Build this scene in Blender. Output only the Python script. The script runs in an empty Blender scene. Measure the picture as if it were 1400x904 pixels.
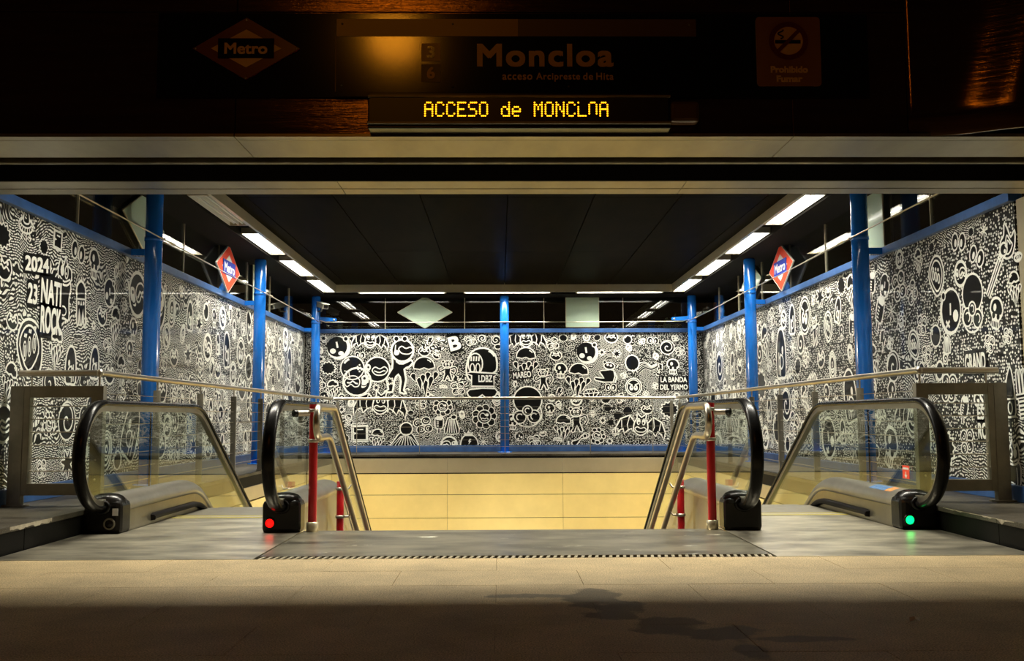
import bpy, bmesh, math, random
from mathutils import Vector, Matrix

random.seed(7)
scene = bpy.context.scene
COL = scene.collection
PI = math.pi

# ------------------------------------------------------------------ camera
F_PX = 1340.0
cam_d = bpy.data.cameras.new('camera')
cam_d.sensor_width = 36.0
cam_d.lens = 36.0 * F_PX / 1400.0
cam_d.clip_end = 300
cam = bpy.data.objects.new('camera', cam_d)
COL.objects.link(cam)
cam.matrix_world = (Matrix.Translation((0, 0, 0.80))
                    @ Matrix.Rotation(-math.atan(17 / F_PX), 4, 'Z')
                    @ Matrix.Rotation(PI / 2 + math.atan(119 / F_PX), 4, 'X')
                    @ Matrix.Rotation(math.radians(-0.22), 4, 'Z'))
scene.camera = cam

# ------------------------------------------------------------------ world, exposure
world = bpy.data.worlds.new('night_sky')
scene.world = world
world.use_nodes = True
wbg = world.node_tree.nodes['Background']
wbg.inputs[0].default_value = (1.0, 0.62, 0.32, 1)
wbg.inputs[1].default_value = 0.0025
scene.view_settings.view_transform = 'Standard'
scene.view_settings.look = 'None'
scene.view_settings.exposure = 0.8
scene.view_settings.gamma = 1.0
scene.view_settings.use_curve_mapping = False

LAMP_W = 48.0          # watts of every twin-tube ceiling fitting
LAMP_COL = (1.0, 0.95, 0.80)
SODIUM = (1.0, 0.33, 0.015)

def street_light(loc, watts, radius=0.16):
    d = bpy.data.lights.new('sodium_light', 'POINT')
    d.energy = watts
    d.color = SODIUM
    d.shadow_soft_size = radius
    o = bpy.data.objects.new('sodium_light', d)
    o.location = loc
    COL.objects.link(o)
street_light((-1.65, -4.0, 6.75), 60, 0.10)

# ------------------------------------------------------------------ materials
def newmat(name):
    m = bpy.data.materials.new(name)
    m.use_nodes = True
    nt = m.node_tree
    return m, nt, nt.nodes['Principled BSDF']

def plain(name, col, rough=0.5, metal=0.0, coat=0.0, var=0.0, scale=8.0, bump=0.0, stretch=(1, 1, 1), spec=0.5, emit=None, es=0.0):
    m, nt, b = newmat(name)
    b.inputs['Base Color'].default_value = (*col, 1)
    b.inputs['Roughness'].default_value = rough
    b.inputs['Metallic'].default_value = metal
    b.inputs['Coat Weight'].default_value = coat
    b.inputs['Coat Roughness'].default_value = 0.05
    b.inputs['Specular IOR Level'].default_value = spec
    if emit:
        b.inputs['Emission Color'].default_value = (*emit, 1)
        b.inputs['Emission Strength'].default_value = es
    if var or bump:
        tc = nt.nodes.new('ShaderNodeTexCoord')
        mp = nt.nodes.new('ShaderNodeMapping')
        mp.inputs['Scale'].default_value = stretch
        nt.links.new(tc.outputs['Object'], mp.inputs[0])
        n = nt.nodes.new('ShaderNodeTexNoise')
        n.inputs['Scale'].default_value = scale
        n.inputs['Detail'].default_value = 6
        n.inputs['Roughness'].default_value = 0.62
        nt.links.new(mp.outputs[0], n.inputs['Vector'])
        if var:
            r = nt.nodes.new('ShaderNodeMapRange')
            r.inputs[1].default_value = 0.3; r.inputs[2].default_value = 0.7
            r.inputs[3].default_value = 1 - var; r.inputs[4].default_value = 1 + var
            nt.links.new(n.outputs['Fac'], r.inputs[0])
            mx = nt.nodes.new('ShaderNodeVectorMath'); mx.operation = 'SCALE'
            mx.inputs[0].default_value = col
            nt.links.new(r.outputs[0], mx.inputs['Scale'])
            nt.links.new(mx.outputs[0], b.inputs['Base Color'])
        if bump:
            bp = nt.nodes.new('ShaderNodeBump')
            bp.inputs['Strength'].default_value = bump
            bp.inputs['Distance'].default_value = 0.01
            nt.links.new(n.outputs['Fac'], bp.inputs['Height'])
            nt.links.new(bp.outputs[0], b.inputs['Normal'])
    return m

def glow(name, col, strength):
    m, nt, b = newmat(name)
    b.inputs['Base Color'].default_value = (0.02, 0.02, 0.02, 1)
    b.inputs['Emission Color'].default_value = (*col, 1)
    b.inputs['Emission Strength'].default_value = strength
    return m

def glass_mat(name, tint=(0.93, 0.96, 0.93)):
    m = bpy.data.materials.new(name)
    m.use_nodes = True
    nt = m.node_tree
    nt.nodes.remove(nt.nodes['Principled BSDF'])
    out = nt.nodes['Material Output']
    tr = nt.nodes.new('ShaderNodeBsdfTransparent'); tr.inputs[0].default_value = (*tint, 1)
    gl = nt.nodes.new('ShaderNodeBsdfGlossy'); gl.inputs['Roughness'].default_value = 0.0
    gl.inputs[0].default_value = (1, 1, 1, 1)
    # Schlick reflectance, the same for both faces of the pane
    geo = nt.nodes.new('ShaderNodeNewGeometry')
    dt = nt.nodes.new('ShaderNodeVectorMath'); dt.operation = 'DOT_PRODUCT'
    nt.links.new(geo.outputs['Normal'], dt.inputs[0]); nt.links.new(geo.outputs['Incoming'], dt.inputs[1])
    ab = nt.nodes.new('ShaderNodeMath'); ab.operation = 'ABSOLUTE'; nt.links.new(dt.outputs['Value'], ab.inputs[0])
    om = nt.nodes.new('ShaderNodeMath'); om.operation = 'SUBTRACT'; om.inputs[0].default_value = 1.0; nt.links.new(ab.outputs[0], om.inputs[1])
    pw = nt.nodes.new('ShaderNodeMath'); pw.operation = 'POWER'; nt.links.new(om.outputs[0], pw.inputs[0]); pw.inputs[1].default_value = 5.0
    fr = nt.nodes.new('ShaderNodeMath'); fr.operation = 'MULTIPLY_ADD'; nt.links.new(pw.outputs[0], fr.inputs[0]); fr.inputs[1].default_value = 0.96; fr.inputs[2].default_value = 0.04
    mix = nt.nodes.new('ShaderNodeMixShader')
    nt.links.new(fr.outputs[0], mix.inputs[0])
    nt.links.new(tr.outputs[0], mix.inputs[1])
    nt.links.new(gl.outputs[0], mix.inputs[2])
    nt.links.new(mix.outputs[0], out.inputs['Surface'])
    return m

def mural_mat(name, dots_bias, row=0.046, dots=21):
    """black glass sheet with hand painted white dashes and dots, under a glossy pane"""
    m, nt, b = newmat(name)
    N, L = nt.nodes.new, nt.links.new
    tc = N('ShaderNodeTexCoord')
    sep = N('ShaderNodeSeparateXYZ'); L(tc.outputs['Object'], sep.inputs[0])
    ad = N('ShaderNodeMath'); ad.operation = 'ADD'; L(sep.outputs[0], ad.inputs[0]); L(sep.outputs[1], ad.inputs[1])
    uv = N('ShaderNodeCombineXYZ'); L(ad.outputs[0], uv.inputs[0]); L(sep.outputs[2], uv.inputs[1])
    nz = N('ShaderNodeTexNoise'); nz.inputs['Scale'].default_value = 1.5; nz.inputs['Detail'].default_value = 1.5
    L(uv.outputs[0], nz.inputs['Vector'])
    sc = N('ShaderNodeVectorMath'); sc.operation = 'SCALE'; sc.inputs['Scale'].default_value = 0.75
    L(nz.outputs['Color'], sc.inputs[0])
    wp = N('ShaderNodeVectorMath'); wp.operation = 'ADD'; L(uv.outputs[0], wp.inputs[0]); L(sc.outputs[0], wp.inputs[1])
    nz2 = N('ShaderNodeTexNoise'); nz2.inputs['Scale'].default_value = 14; nz2.inputs['Detail'].default_value = 0
    L(uv.outputs[0], nz2.inputs['Vector'])
    sc2 = N('ShaderNodeVectorMath'); sc2.operation = 'SCALE'; sc2.inputs['Scale'].default_value = 0.05
    L(nz2.outputs['Color'], sc2.inputs[0])
    wp2 = N('ShaderNodeVectorMath'); wp2.operation = 'ADD'; L(wp.outputs[0], wp2.inputs[0]); L(sc2.outputs[0], wp2.inputs[1])
    br = N('ShaderNodeTexBrick')
    br.inputs['Color1'].default_value = (1, 1, 1, 1); br.inputs['Color2'].default_value = (1, 1, 1, 1)
    br.inputs['Mortar'].default_value = (0, 0, 0, 1)
    br.inputs['Scale'].default_value = 1.0
    br.inputs['Mortar Size'].default_value = row * 0.31
    br.inputs['Mortar Smooth'].default_value = 0.2
    br.inputs['Brick Width'].default_value = row * 2.4
    br.inputs['Row Height'].default_value = row
    br.offset = 0.37
    L(wp2.outputs[0], br.inputs['Vector'])
    vo = N('ShaderNodeTexVoronoi'); vo.inputs['Scale'].default_value = dots; vo.inputs['Randomness'].default_value = 0.55
    L(uv.outputs[0], vo.inputs['Vector'])
    lt = N('ShaderNodeMapRange'); lt.inputs[1].default_value = 0.43; lt.inputs[2].default_value = 0.34
    L(vo.outputs['Distance'], lt.inputs[0])
    rg = N('ShaderNodeTexNoise'); rg.inputs['Scale'].default_value = 0.9; rg.inputs['Detail'].default_value = 1
    L(uv.outputs[0], rg.inputs['Vector'])
    sel = N('ShaderNodeMath'); sel.operation = 'GREATER_THAN'; sel.inputs[1].default_value = dots_bias
    L(rg.outputs['Fac'], sel.inputs[0])
    mx = N('ShaderNodeMix'); mx.data_type = 'FLOAT'
    L(sel.outputs[0], mx.inputs[0]); L(br.outputs['Color'], mx.inputs[2]); L(lt.outputs[0], mx.inputs[3])
    cm = N('ShaderNodeMix'); cm.data_type = 'RGBA'
    cm.inputs[6].default_value = (0.006, 0.006, 0.005, 1)
    cm.inputs[7].default_value = (0.80, 0.80, 0.74, 1)
    L(mx.outputs[0], cm.inputs[0])
    L(cm.outputs[2], b.inputs['Base Color'])
    b.inputs['Roughness'].default_value = 0.45
    b.inputs['Specular IOR Level'].default_value = 0.2
    b.inputs['Coat Weight'].default_value = 0.42
    b.inputs['Coat Roughness'].default_value = 0.015
    return m

def granite_mat(name, base, dark, stain=False):
    m, nt, b = newmat(name)
    N, L = nt.nodes.new, nt.links.new
    geo = N('ShaderNodeNewGeometry')
    a = N('ShaderNodeTexNoise'); a.inputs['Scale'].default_value = 160; a.inputs['Detail'].default_value = 3
    L(geo.outputs['Position'], a.inputs['Vector'])
    c = N('ShaderNodeTexNoise'); c.inputs['Scale'].default_value = 2.2; c.inputs['Detail'].default_value = 7; c.inputs['Roughness'].default_value = 0.65
    L(geo.outputs['Position'], c.inputs['Vector'])
    r1 = N('ShaderNodeMapRange'); r1.inputs[1].default_value = 0.35; r1.inputs[2].default_value = 0.65
    r1.inputs[3].default_value = 0.55; r1.inputs[4].default_value = 1.35
    L(a.outputs['Fac'], r1.inputs[0])
    r2 = N('ShaderNodeMapRange'); r2.inputs[1].default_value = 0.32; r2.inputs[2].default_value = 0.62
    L(c.outputs['Fac'], r2.inputs[0])
    cm = N('ShaderNodeMix'); cm.data_type = 'RGBA'
    cm.inputs[6].default_value = (*dark, 1); cm.inputs[7].default_value = (*base, 1)
    L(r2.outputs[0], cm.inputs[0])
    s = N('ShaderNodeVectorMath'); s.operation = 'SCALE'
    L(cm.outputs[2], s.inputs[0]); L(r1.outputs[0], s.inputs['Scale'])
    col = s.outputs[0]
    if stain:
        # an old spill: irregular dark patch trailing across the slabs
        w = N('ShaderNodeTexNoise'); w.inputs['Scale'].default_value = 5; w.inputs['Detail'].default_value = 4
        L(geo.outputs['Position'], w.inputs['Vector'])
        sep = N('ShaderNodeSeparateXYZ'); L(geo.outputs['Position'], sep.inputs[0])
        prev = None
        for (x, y, rx, ry) in ((0.41, 4.45, .14, .26), (0.49, 4.10, .15, .24), (0.62, 3.85, .18, .16), (0.82, 3.70, .22, .11), (1.08, 3.62, .26, .06), (0.86, 3.45, .06, .18), (0.10, 4.50, .2, .06)):
            dx = N('ShaderNodeMath'); dx.operation = 'SUBTRACT'; L(sep.outputs[0], dx.inputs[0]); dx.inputs[1].default_value = x
            dy = N('ShaderNodeMath'); dy.operation = 'SUBTRACT'; L(sep.outputs[1], dy.inputs[0]); dy.inputs[1].default_value = y
            dx2 = N('ShaderNodeMath'); dx2.operation = 'DIVIDE'; L(dx.outputs[0], dx2.inputs[0]); dx2.inputs[1].default_value = rx
            dy2 = N('ShaderNodeMath'); dy2.operation = 'DIVIDE'; L(dy.outputs[0], dy2.inputs[0]); dy2.inputs[1].default_value = ry
            cv = N('ShaderNodeCombineXYZ'); L(dx2.outputs[0], cv.inputs[0]); L(dy2.outputs[0], cv.inputs[1])
            ln = N('ShaderNodeVectorMath'); ln.operation = 'LENGTH'; L(cv.outputs[0], ln.inputs[0])
            if prev is None:
                prev = ln.outputs['Value']
            else:
                mn = N('ShaderNodeMath'); mn.operation = 'MINIMUM'; L(prev, mn.inputs[0]); L(ln.outputs['Value'], mn.inputs[1]); prev = mn.outputs[0]
        ad = N('ShaderNodeMath'); ad.operation = 'MULTIPLY_ADD'; L(w.outputs['Fac'], ad.inputs[0]); ad.inputs[1].default_value = 3.0; L(prev, ad.inputs[2])
        mk = N('ShaderNodeMapRange'); mk.inputs[1].default_value = 2.25; mk.inputs[2].default_value = 2.5
        mk.inputs[3].default_value = 0.42; mk.inputs[4].default_value = 1.0
        L(ad.outputs[0], mk.inputs[0])
        s2 = N('ShaderNodeVectorMath'); s2.operation = 'SCALE'; L(col, s2.inputs[0]); L(mk.outputs[0], s2.inputs['Scale'])
        col = s2.outputs[0]
    L(col, b.inputs['Base Color'])
    b.inputs['Roughness'].default_value = 0.62
    b.inputs['Specular IOR Level'].default_value = 0.25 if stain else 0.1
    bp = N('ShaderNodeBump'); bp.inputs['Strength'].default_value = 0.25; bp.inputs['Distance'].default_value = 0.003
    L(a.outputs['Fac'], bp.inputs['Height']); L(bp.outputs[0], b.inputs['Normal'])
    return m

def worn_plate(name, base, scuff):
    """walked-on steel sheet: lengthwise brushing, dull patches and pale scuffs"""
    m, nt, b = newmat(name)
    N, L = nt.nodes.new, nt.links.new
    geo = N('ShaderNodeNewGeometry')
    a = N('ShaderNodeTexNoise'); a.inputs['Scale'].default_value = 2.0; a.inputs['Detail'].default_value = 6; a.inputs['Roughness'].default_value = 0.6
    mp = N('ShaderNodeMapping'); mp.inputs['Scale'].default_value = (1.0, 2.2, 1)
    L(geo.outputs['Position'], mp.inputs[0]); L(mp.outputs[0], a.inputs['Vector'])
    f = N('ShaderNodeTexNoise'); f.inputs['Scale'].default_value = 1.0; f.inputs['Detail'].default_value = 4
    mf = N('ShaderNodeMapping'); mf.inputs['Scale'].default_value = (8, 160, 1)
    L(geo.outputs['Position'], mf.inputs[0]); L(mf.outputs[0], f.inputs['Vector'])
    s = N('ShaderNodeTexNoise'); s.inputs['Scale'].default_value = 2.6; s.inputs['Detail'].default_value = 5; s.inputs['Roughness'].default_value = 0.7
    ms = N('ShaderNodeMapping'); ms.inputs['Scale'].default_value = (1.2, 3.5, 1); ms.inputs['Location'].default_value = (3.1, 1.7, 0)
    L(geo.outputs['Position'], ms.inputs[0]); L(ms.outputs[0], s.inputs['Vector'])
    r = N('ShaderNodeMapRange'); r.inputs[1].default_value = 0.33; r.inputs[2].default_value = 0.66; r.inputs[3].default_value = 0.45; r.inputs[4].default_value = 1.35
    L(a.outputs['Fac'], r.inputs[0])
    v = N('ShaderNodeVectorMath'); v.operation = 'SCALE'; v.inputs[0].default_value = base; L(r.outputs[0], v.inputs['Scale'])
    k = N('ShaderNodeMapRange'); k.inputs[1].default_value = scuff; k.inputs[2].default_value = scuff + 0.03
    L(s.outputs['Fac'], k.inputs[0])
    cm = N('ShaderNodeMix'); cm.data_type = 'RGBA'; cm.inputs[7].default_value = (0.85, 0.80, 0.65, 1)
    L(k.outputs[0], cm.inputs[0]); L(v.outputs[0], cm.inputs[6]); L(cm.outputs[2], b.inputs['Base Color'])
    inv = N('ShaderNodeMapRange'); inv.inputs[3].default_value = 0.75; inv.inputs[4].default_value = 0.0
    L(k.outputs[0], inv.inputs[0]); L(inv.outputs[0], b.inputs['Metallic'])
    rr = N('ShaderNodeMapRange'); rr.inputs[1].default_value = 0.3; rr.inputs[2].default_value = 0.7; rr.inputs[3].default_value = 0.22; rr.inputs[4].default_value = 0.46
    L(a.outputs['Fac'], rr.inputs[0]); b.inputs['Roughness'].default_value = 0.33
    bp = N('ShaderNodeBump'); bp.inputs['Strength'].default_value = 0.02; bp.inputs['Distance'].default_value = 0.002
    L(f.outputs['Fac'], bp.inputs['Height']); L(bp.outputs[0], b.inputs['Normal'])
    return m

M = {}
M['blue'] = plain('blue_paint', (0.011, 0.155, 0.62), 0.20, coat=0.6, var=0.12, scale=3)
M['blue_beam'] = plain('blue_beam_paint', (0.035, 0.10, 0.28), 0.36, coat=0.3, var=0.3, scale=5)
M['steel'] = plain('brushed_steel', (0.56, 0.49, 0.34), 0.36, metal=0.6, var=0.06, scale=3)
M['tube'] = plain('polished_tube_steel', (0.56, 0.50, 0.41), 0.30, metal=1.0)
M['steel_dark'] = plain('dull_dark_steel', (0.22, 0.20, 0.155), 0.45, metal=0.6, var=0.2, scale=7)
M['fascia'] = plain('weathered_bronze_cladding', (0.12, 0.062, 0.026), 0.13, metal=0.8, var=0.35, scale=2.2, bump=0.16, stretch=(1.2, 1.2, 22))
M['soffit'] = plain('soffit_steel', (0.27, 0.24, 0.165), 0.34, metal=0.85, var=0.2, scale=1.4, stretch=(3, 1, 1))
M['ceiling'] = plain('dark_ceiling_sheet', (0.010, 0.0075, 0.003), 0.36, metal=0.0, spec=0.0015, var=0.35, scale=1.6, stretch=(2.5, 0.7, 1))
M['black'] = plain('matt_black', (0.006, 0.005, 0.005), 0.5, spec=0.15)
M['void'] = plain('dark_lining', (0.010, 0.008, 0.006), 0.9, spec=0.1)
M['rubber'] = plain('black_rubber', (0.005, 0.0045, 0.004), 0.27, spec=0.18)
M['plastic'] = plain('black_moulded_plastic', (0.008, 0.007, 0.006), 0.26, var=0.2, scale=9, spec=0.3)
M['sign_black'] = plain('black_enamel_sign', (0.004, 0.0035, 0.0035), 0.11, bump=0.02, scale=180)
M['red_paint'] = plain('red_post_paint', (0.50, 0.006, 0.010), 0.35, coat=0.4, var=0.15, scale=6)
M['cream'] = plain('cream_wall_panel', (0.88, 0.70, 0.29), 0.6, var=0.06, scale=2, spec=0.2)
M['granite_kerb'] = granite_mat('black_kerb_granite', (0.007, 0.006, 0.005), (0.003, 0.0025, 0.002))
M['kerb_top'] = granite_mat('kerb_top_granite', (0.105, 0.092, 0.070), (0.012, 0.010, 0.008))
M['kerb_top'].node_tree.nodes['Principled BSDF'].inputs['Roughness'].default_value = 0.38
M['chip'] = plain('chipped_pale_stone', (0.42, 0.37, 0.27), 0.8, var=0.3, scale=30)
M['paving'] = granite_mat('beige_granite_paving', (0.66, 0.50, 0.27), (0.46, 0.35, 0.19), stain=True)
M['joint'] = plain('paving_joint', (0.36, 0.275, 0.15), 0.9)
M['plate'] = worn_plate('escalator_floor_plate', (0.50, 0.455, 0.35), 0.70)
M['landing'] = worn_plate('worn_landing_plate', (0.30, 0.27, 0.20), 0.64)
M['skirt'] = plain('skirt_steel', (0.33, 0.30, 0.23), 0.34, metal=0.9, var=0.15, scale=3)
M['deck'] = plain('deck_aluminium', (0.44, 0.41, 0.34), 0.34, metal=0.85, var=0.12, scale=4)
M['glass'] = glass_mat('clear_glass')
M['esc_glass'] = glass_mat('balustrade_glass', (0.89, 0.93, 0.87))
M['mural_back'] = mural_mat('painted_mural_back', 0.42, 0.021, 50)
M['mural_left'] = mural_mat('painted_mural_left', 0.58, 0.025, 40)
M['mural_right'] = mural_mat('painted_mural_right', 0.46, 0.026, 38)
M['ink'] = plain('black_paint', (0.005, 0.005, 0.005), 0.4, coat=0.42, spec=0.15)
M['white_ink'] = plain('white_paint', (0.84, 0.84, 0.78), 0.45, coat=0.42)
for k in ('ink', 'white_ink'):
    M[k].node_tree.nodes['Principled BSDF'].inputs['Coat Roughness'].default_value = 0.015
M['pale'] = plain('pale_green_sheet', (0.38, 0.50, 0.39), 0.5, coat=0.3, var=0.05, scale=2)
M['sign_red'] = plain('sign_red', (0.62, 0.050, 0.02), 0.45, spec=0.1)
M['sign_blue'] = plain('sign_blue', (0.008, 0.025, 0.30), 0.45, spec=0.1)
M['sign_white'] = plain('sign_white', (0.60, 0.60, 0.56), 0.45, spec=0.1)
M['tube_glow'] = glow('fluorescent_tube', (1.0, 0.95, 0.86), 9.0)
M['tube_off'] = plain('unlit_tube', (0.55, 0.55, 0.50), 0.3)
M['reflector'] = plain('white_reflector', (0.75, 0.74, 0.68), 0.35, metal=0.3)
M['led'] = glow('amber_led', (1.0, 0.34, 0.006), 2.3)
M['led_off'] = plain('led_screen', (0.010, 0.007, 0.005), 0.35)
M['red_lamp'] = glow('red_indicator', (1.0, 0.003, 0.002), 1.6)
M['green_lamp'] = glow('green_indicator', (0.0, 0.9, 0.12), 2.4)
M['sodium'] = glow('sodium_lantern', (1.0, 0.42, 0.06), 14.0)
M['yellow'] = plain('yellow_paint', (0.55, 0.45, 0.05), 0.6)
M['ochre'] = plain('ochre_vinyl', (0.40, 0.22, 0.035), 0.35)
M['brown'] = plain('brown_vinyl', (0.10, 0.05, 0.022), 0.4)
M['sign_lettering'] = plain('ochre_lettering', (0.80, 0.48, 0.18), 0.4)
M['smoke_bg'] = plain('orange_brown_plate', (0.26, 0.11, 0.035), 0.4)
M['maroon'] = plain('maroon_enamel', (0.14, 0.012, 0.010), 0.3)
M['paper'] = plain('white_paper', (0.95, 0.93, 0.92), 0.3, metal=0.5)
M['sticker_red'] = plain('red_sticker', (0.75, 0.05, 0.02), 0.4)
M['sticker_blue'] = plain('blue_sticker', (0.10, 0.22, 0.45), 0.4)
M['sticker_orange'] = plain('orange_sticker', (0.8, 0.32, 0.10), 0.4)
M['asphalt'] = plain('asphalt', (0.03, 0.03, 0.03), 0.9, var=0.3, scale=20)
M['cctv'] = plain('grey_camera_case', (0.35, 0.34, 0.28), 0.4)

# ------------------------------------------------------------------ mesh building
class MB:
    def __init__(s):
        s.v = []; s.f = []; s.m = []; s.sm = []
    def add(s, vs, fs, mi=0, smooth=False):
        o = len(s.v)
        s.v += [tuple(p) for p in vs]
        for f in fs:
            s.f.append([o + i for i in f]); s.m.append(mi); s.sm.append(smooth)
        return s
    def box(s, x0, x1, y0, y1, z0, z1, mi=0):
        vs = [(x0, y0, z0), (x1, y0, z0), (x1, y1, z0), (x0, y1, z0), (x0, y0, z1), (x1, y0, z1), (x1, y1, z1), (x0, y1, z1)]
        return s.add(vs, [(0, 3, 2, 1), (4, 5, 6, 7), (0, 1, 5, 4), (1, 2, 6, 5), (2, 3, 7, 6), (3, 0, 4, 7)], mi)
    def tube(s, pts, r, n=12, mi=0, closed=False, cap=True):
        pts = [Vector(p) for p in pts]
        k = len(pts)
        rings = []
        up = None
        for i, p in enumerate(pts):
            if closed:
                t = (pts[(i + 1) % k] - pts[i - 1]).normalized()
            else:
                t = (pts[min(i + 1, k - 1)] - pts[max(i - 1, 0)]).normalized()
            if up is None:
                up = Vector((0, 0, 1)) if abs(t.z) < 0.9 else Vector((1, 0, 0))
            a = t.cross(up).normalized()
            b_ = a.cross(t).normalized()
            up = b_
            rr = r[i] if isinstance(r, (list, tuple)) else r
            rings.append([p + a * (rr * math.cos(2 * PI * j / n)) + b_ * (rr * math.sin(2 * PI * j / n)) for j in range(n)])
        vs = [q for ring in rings for q in ring]
        fs = []
        for i in range(k if closed else k - 1):
            i2 = (i + 1) % k
            for j in range(n):
                fs.append((i * n + j, i * n + (j + 1) % n, i2 * n + (j + 1) % n, i2 * n + j))
        s.add(vs, fs, mi, True)
        if cap and not closed:
            s.add(rings[0], [tuple(reversed(range(n)))], mi)
            s.add(rings[-1], [tuple(range(n))], mi)
        return s
    def sweep(s, prof, path, x0, mi=0, smooth=True, flip=1, closed=True):
        """profile points (x, n) swept along a path of (y, z) in the plane x = x0; n is measured along the path's left normal"""
        k = len(path); n = len(prof)
        vs = []
        for i, (y, z) in enumerate(path):
            a = path[max(i - 1, 0)]; b_ = path[min(i + 1, k - 1)]
            ty, tz = b_[0] - a[0], b_[1] - a[1]
            l = math.hypot(ty, tz); ty /= l; tz /= l
            ny, nz = -tz * flip, ty * flip
            for (px, pn) in prof:
                vs.append((x0 + px, y + ny * pn, z + nz * pn))
        fs = []
        for i in range(k - 1):
            for j in range(n if closed else n - 1):
                fs.append((i * n + j, i * n + (j + 1) % n, (i + 1) * n + (j + 1) % n, (i + 1) * n + j))
        s.add(vs, fs, mi, smooth)
        if closed:
            s.add(vs[:n], [tuple(range(n))], mi); s.add(vs[-n:], [tuple(reversed(range(n)))], mi)
        return s
    def prism(s, poly, axis, a0, a1, mi=0):
        """extrude a 2D polygon; axis 'x': (y, z), 'y': (x, z), 'z': (x, y)"""
        def mk(p, a):
            return {'x': (a, p[0], p[1]), 'y': (p[0], a, p[1]), 'z': (p[0], p[1], a)}[axis]
        n = len(poly)
        vs = [mk(p, a0) for p in poly] + [mk(p, a1) for p in poly]
        fs = [tuple(range(n)), tuple(reversed(range(n, 2 * n)))]
        fs += [(j, n + j, n + (j + 1) % n, (j + 1) % n) for j in range(n)]
        return s.add(vs, fs, mi)
    def lathe(s, prof, c, axis='z', n=24, mi=0, smooth=True, sx=1.0, sy=1.0):
        """profile (r, h) about an axis through c"""
        vs = []; k = len(prof)
        for (r, h) in prof:
            for j in range(n):
                a = 2 * PI * j / n
                p, q = r * math.cos(a) * sx, r * math.sin(a) * sy
                vs.append({'z': (c[0] + p, c[1] + q, c[2] + h), 'y': (c[0] + p, c[1] + h, c[2] + q), 'x': (c[0] + h, c[1] + p, c[2] + q)}[axis])
        fs = []
        for i in range(k - 1):
            for j in range(n):
                fs.append((i * n + j, i * n + (j + 1) % n, (i + 1) * n + (j + 1) % n, (i + 1) * n + j))
        s.add(vs, fs, mi, smooth)
        return s
    def build(s, name, mat, parent=None, bevel=0.0, seg=2):
        me = bpy.data.meshes.new(name)
        me.from_pydata(s.v, [], s.f)
        mats = mat if isinstance(mat, (list, tuple)) else [mat]
        for m in mats:
            me.materials.append(M[m] if isinstance(m, str) else m)
        me.polygons.foreach_set('material_index', s.m)
        me.polygons.foreach_set('use_smooth', s.sm)
        bm = bmesh.new(); bm.from_mesh(me)
        bmesh.ops.recalc_face_normals(bm, faces=bm.faces)
        bm.to_mesh(me); bm.free()
        me.update()
        o = bpy.data.objects.new(name, me)
        COL.objects.link(o)
        if parent:
            o.parent = parent
        if bevel:
            b = o.modifiers.new('bevel', 'BEVEL'); b.width = bevel; b.segments = seg; b.limit_method = 'ANGLE'
        return o

def boxo(name, mat, parent, x0, x1, y0, y1, z0, z1, bevel=0.0):
    return MB().box(x0, x1, y0, y1, z0, z1).build(name, mat, parent, bevel)

def tag(o, label=None, cat=None, group=None, kind=None):
    if label: o['label'] = label
    if cat: o['category'] = cat
    if group: o['group'] = group
    if kind: o['kind'] = kind
    return o

def thing(name, label, cat, loc=(0, 0, 0), group=None):
    o = bpy.data.objects.new(name, None)
    o.empty_display_size = 0.1
    o.location = loc
    COL.objects.link(o)
    return tag(o, label, cat, group)

def struct(name, label=None):
    o = bpy.data.objects.new(name, None)
    COL.objects.link(o)
    o['kind'] = 'structure'
    if label: o['label'] = label
    return o

def put(o, name, parent, loc):
    """a copy that shares its mesh"""
    c = o.copy(); c.name = name; COL.objects.link(c); c.parent = parent; c.location = loc
    return c

def text_mesh(body, size, bold=0.0, extrude=0.001, space=1.0, align='CENTER'):
    cu = bpy.data.curves.new('lettering', 'FONT')
    cu.body = body; cu.size = size; cu.extrude = extrude
    cu.align_x = align; cu.align_y = 'CENTER'; cu.space_character = space
    cu.resolution_u = 4
    o = bpy.data.objects.new('lettering', cu)
    COL.objects.link(o)
    dg = bpy.context.evaluated_depsgraph_get()
    me = bpy.data.meshes.new_from_object(o.evaluated_get(dg))
    bpy.data.objects.remove(o); bpy.data.curves.remove(cu)
    if bold:      # heavier strokes: the same letters overlaid a hair apart
        b = bmesh.new()
        for i, (dx, dy) in enumerate(((-1, -1), (1, -1), (1, 1), (-1, 1), (0, 0))):
            m2 = me.copy(); m2.transform(Matrix.Translation((dx * bold, dy * bold, i * .0003))); b.from_mesh(m2); bpy.data.meshes.remove(m2)
        b.to_mesh(me); b.free()
    return me

def text_obj(name, body, size, mat, parent, mw, bold=0.0, extrude=0.001, space=1.0, fit=None, align='CENTER'):
    me = text_mesh(body, size, bold, extrude, space, align)
    if fit:   # fit = (width, height) of the ink
        xs = [v.co.x for v in me.vertices]; ys = [v.co.y for v in me.vertices]
        cx, cy = (min(xs) + max(xs)) / 2, (min(ys) + max(ys)) / 2
        kx, ky = fit[0] / (max(xs) - min(xs)), fit[1] / (max(ys) - min(ys))
        for v in me.vertices:
            v.co.x = (v.co.x - cx) * kx; v.co.y = (v.co.y - cy) * ky
    me.transform(mw)
    me.materials.clear(); me.materials.append(M[mat])
    o = bpy.data.objects.new(name, me)
    COL.objects.link(o); o.parent = parent
    return o

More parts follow.
